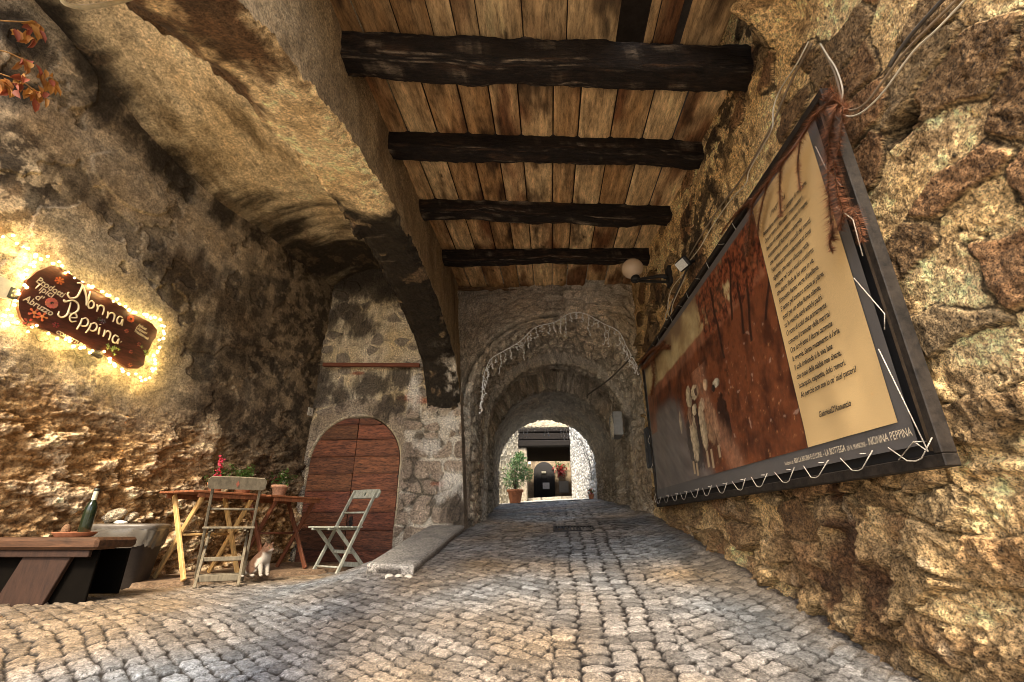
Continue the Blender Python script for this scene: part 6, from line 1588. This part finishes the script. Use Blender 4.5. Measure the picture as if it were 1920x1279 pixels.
# ---- plaque with a B at the very edge, tiny number tile by the door
def plaques():
    ex = Vector((.2, 1, 0)).normalized(); ez = Vector(LN)
    O = Vector(on_left(10, 548)) + ez * .05; R3 = Matrix(((ex.x, 0, ez.x, O.x), (ex.y, 0, ez.y, O.y), (ex.z, 1, ez.z, O.z), (0, 0, 0, 1)))
    Z = lambda px, py: (lambda p: (float(np.dot(p, ex)), float(p[2])))(hit(px, py, np.array(O), LN) - np.array(O))
    o = MB().prism([Z(-14, 556), Z(16, 562), Z(27, 532), Z(-10, 515)], .02, R3).build('plaque', surf('cream_enamel', (.62, .55, .40), rough=.3, n_scale=30, n_lo=.9, n_hi=1.1)); tag(o, 'cream plaque with a black B, cut off by the left edge, beside the shop sign', 'plaque')
    zx, zy = Z(-10, 549); t = text_mesh('letters', 'B', .115, R3 @ Matrix.Translation((zx + .055, zy - .005, .0225)), plain('black_letter', (.01, .01, .01), .5), None, bold=.004); t.parent = o
    p = left_pt(582, 772, .012); o = MB().box(-.006, .006, -.05, .05, -.055, .055, bev=.003).build('number_tile', surf('white_tile', (.60, .55, .46), rough=.3, n_scale=20, n_lo=.8, n_hi=1.1)); o.location = p; o.rotation_euler = (0, 0, math.atan2(LN[1], LN[0])); tag(o, 'small white number tile on the plaster wall left of the wooden door', 'number tile')
    t = text_mesh('digit', '5', .085, Matrix(((0, 0, 1, .0075), (1, 0, 0, -.022), (0, 1, 0, -.03), (0, 0, 0, 1))), plain('tile_ink', (.04, .04, .06), .5)); t.parent = o
plaques()
# ---- dry orange leaf sprays hanging into the upper left corner
def sprays():
    R = random.Random(3)
    br = [([(-30, 36), (20, 40), (60, 42), (75, 48)], [(30, 55), (52, 52), (56, 70)]), ([(-30, 90), (10, 97), (40, 110), (60, 120)], [(80, 135), (96, 145), (95, 155)]), ([(-30, 128), (5, 140), (40, 152), (62, 168)], [(20, 155), (24, 165), (66, 172), (72, 180), (60, 178), (80, 168), (45, 145), (2, 148)])]
    root = thing('dry_spray', 'dry orange leaves on thin twigs hanging into the upper left corner', 'dry leaves', on_left(20, 90)); O = Vector(root.location); ez = Vector(LN)
    m = leafmat('dry_orange_leaf', .7); tw = MB(); lf = MB()
    at_ = lambda x, y, o_: Vector(hit(x, y, np.array([-4.6, 0, 0]) + LN * o_, LN)) - O
    for line, lvs in br:
        P = spline([at_(x, y, .22) for x, y in line]); tw.tube(P, .005, 6)
        for (x, y) in lvs + [line[-1], line[-2]]:
            for k in range(4):
                p = at_(x + R.gauss(0, 5), y + R.gauss(0, 4), .22 + R.gauss(0, .02)); k_ = R.uniform(.7, 1.25); c = R.choice([(.55, .26, .06), (.48, .2, .05), (.30, .07, .03)])
                lf.leaf(p, (R.gauss(0, .5), R.gauss(.3, .5), R.gauss(-1, .4)), ez + Vector((R.gauss(0, .4), R.gauss(0, .4), 0)), R.uniform(.06, .11), R.uniform(.025, .05), tuple(v * k_ for v in c), .5)
    tw.build('twig', surf('orange_twig', (.45, .25, .09)), root); lf.build('leaves', m, root)
    # pale conduit across the arch at the very top
    pts = [(112, -12), (122, 6), (150, 13), (190, 10), (235, 0), (262, -10)]
    P = [Vector(ray(x, y)) for x, y in pts]; P = [p * (1.62 / -p.x) for p in P]
    o = MB().tube(spline(P), .008, 8).build('conduit', plain('cream_conduit', (.62, .52, .32), .5)); tag(o, 'cream cable looping under the arch at the top left', 'cable')
sprays()
# ------------------------------------------------------------------ light, camera
SUN_EL, SUN_AZ = math.radians(47), math.radians(-5)      # the sun stands behind the viewer, a touch to the right
w = bpy.data.worlds.new('World'); scene.world = w; w.use_nodes = True
nt = w.node_tree; bg = nt.nodes['Background']
sky = nt.nodes.new('ShaderNodeTexSky'); sky.sky_type = 'NISHITA'; sky.sun_disc = False
sky.sun_elevation = SUN_EL; sky.sun_rotation = math.pi - SUN_AZ
sky.air_density = 1.0; sky.dust_density = 3.0; sky.ozone_density = .6
nt.links.new(sky.outputs[0], bg.inputs['Color']); bg.inputs['Strength'].default_value = .085
sd = bpy.data.lights.new('sun', 'SUN'); sd.energy = 1.5; sd.angle = math.radians(12); sd.color = (1.0, .87, .68)
so = bpy.data.objects.new('sun', sd); COL.objects.link(so)
to_sun = Vector((math.sin(SUN_AZ) * math.cos(SUN_EL), -math.cos(SUN_AZ) * math.cos(SUN_EL), math.sin(SUN_EL)))
so.rotation_euler = to_sun.to_track_quat('Z', 'Y').to_euler(); so.location = to_sun * 20

cam = bpy.data.cameras.new('camera'); cam.lens = F_PX / 1920 * 36; cam.sensor_width = 36; cam.clip_start = .05; cam.clip_end = 500
co = bpy.data.objects.new('camera', cam); COL.objects.link(co); co.rotation_euler = (math.pi / 2 + PITCH, 0, YAW); scene.camera = co
vs = scene.view_settings; vs.view_transform = 'Standard'; vs.look = 'None'; vs.exposure = EXPO; vs.gamma = 1; vs.use_curve_mapping = False
scene.render.engine = 'CYCLES'
cy = scene.cycles; cy.use_denoising = True; cy.max_bounces = 8; cy.diffuse_bounces = 6; cy.glossy_bounces = 3; cy.transmission_bounces = 4; cy.transparent_max_bounces = 8
cy.sample_clamp_indirect = 8; cy.pixel_filter_type = 'BLACKMAN_HARRIS'; cy.filter_width = .9; cy.use_adaptive_sampling = True
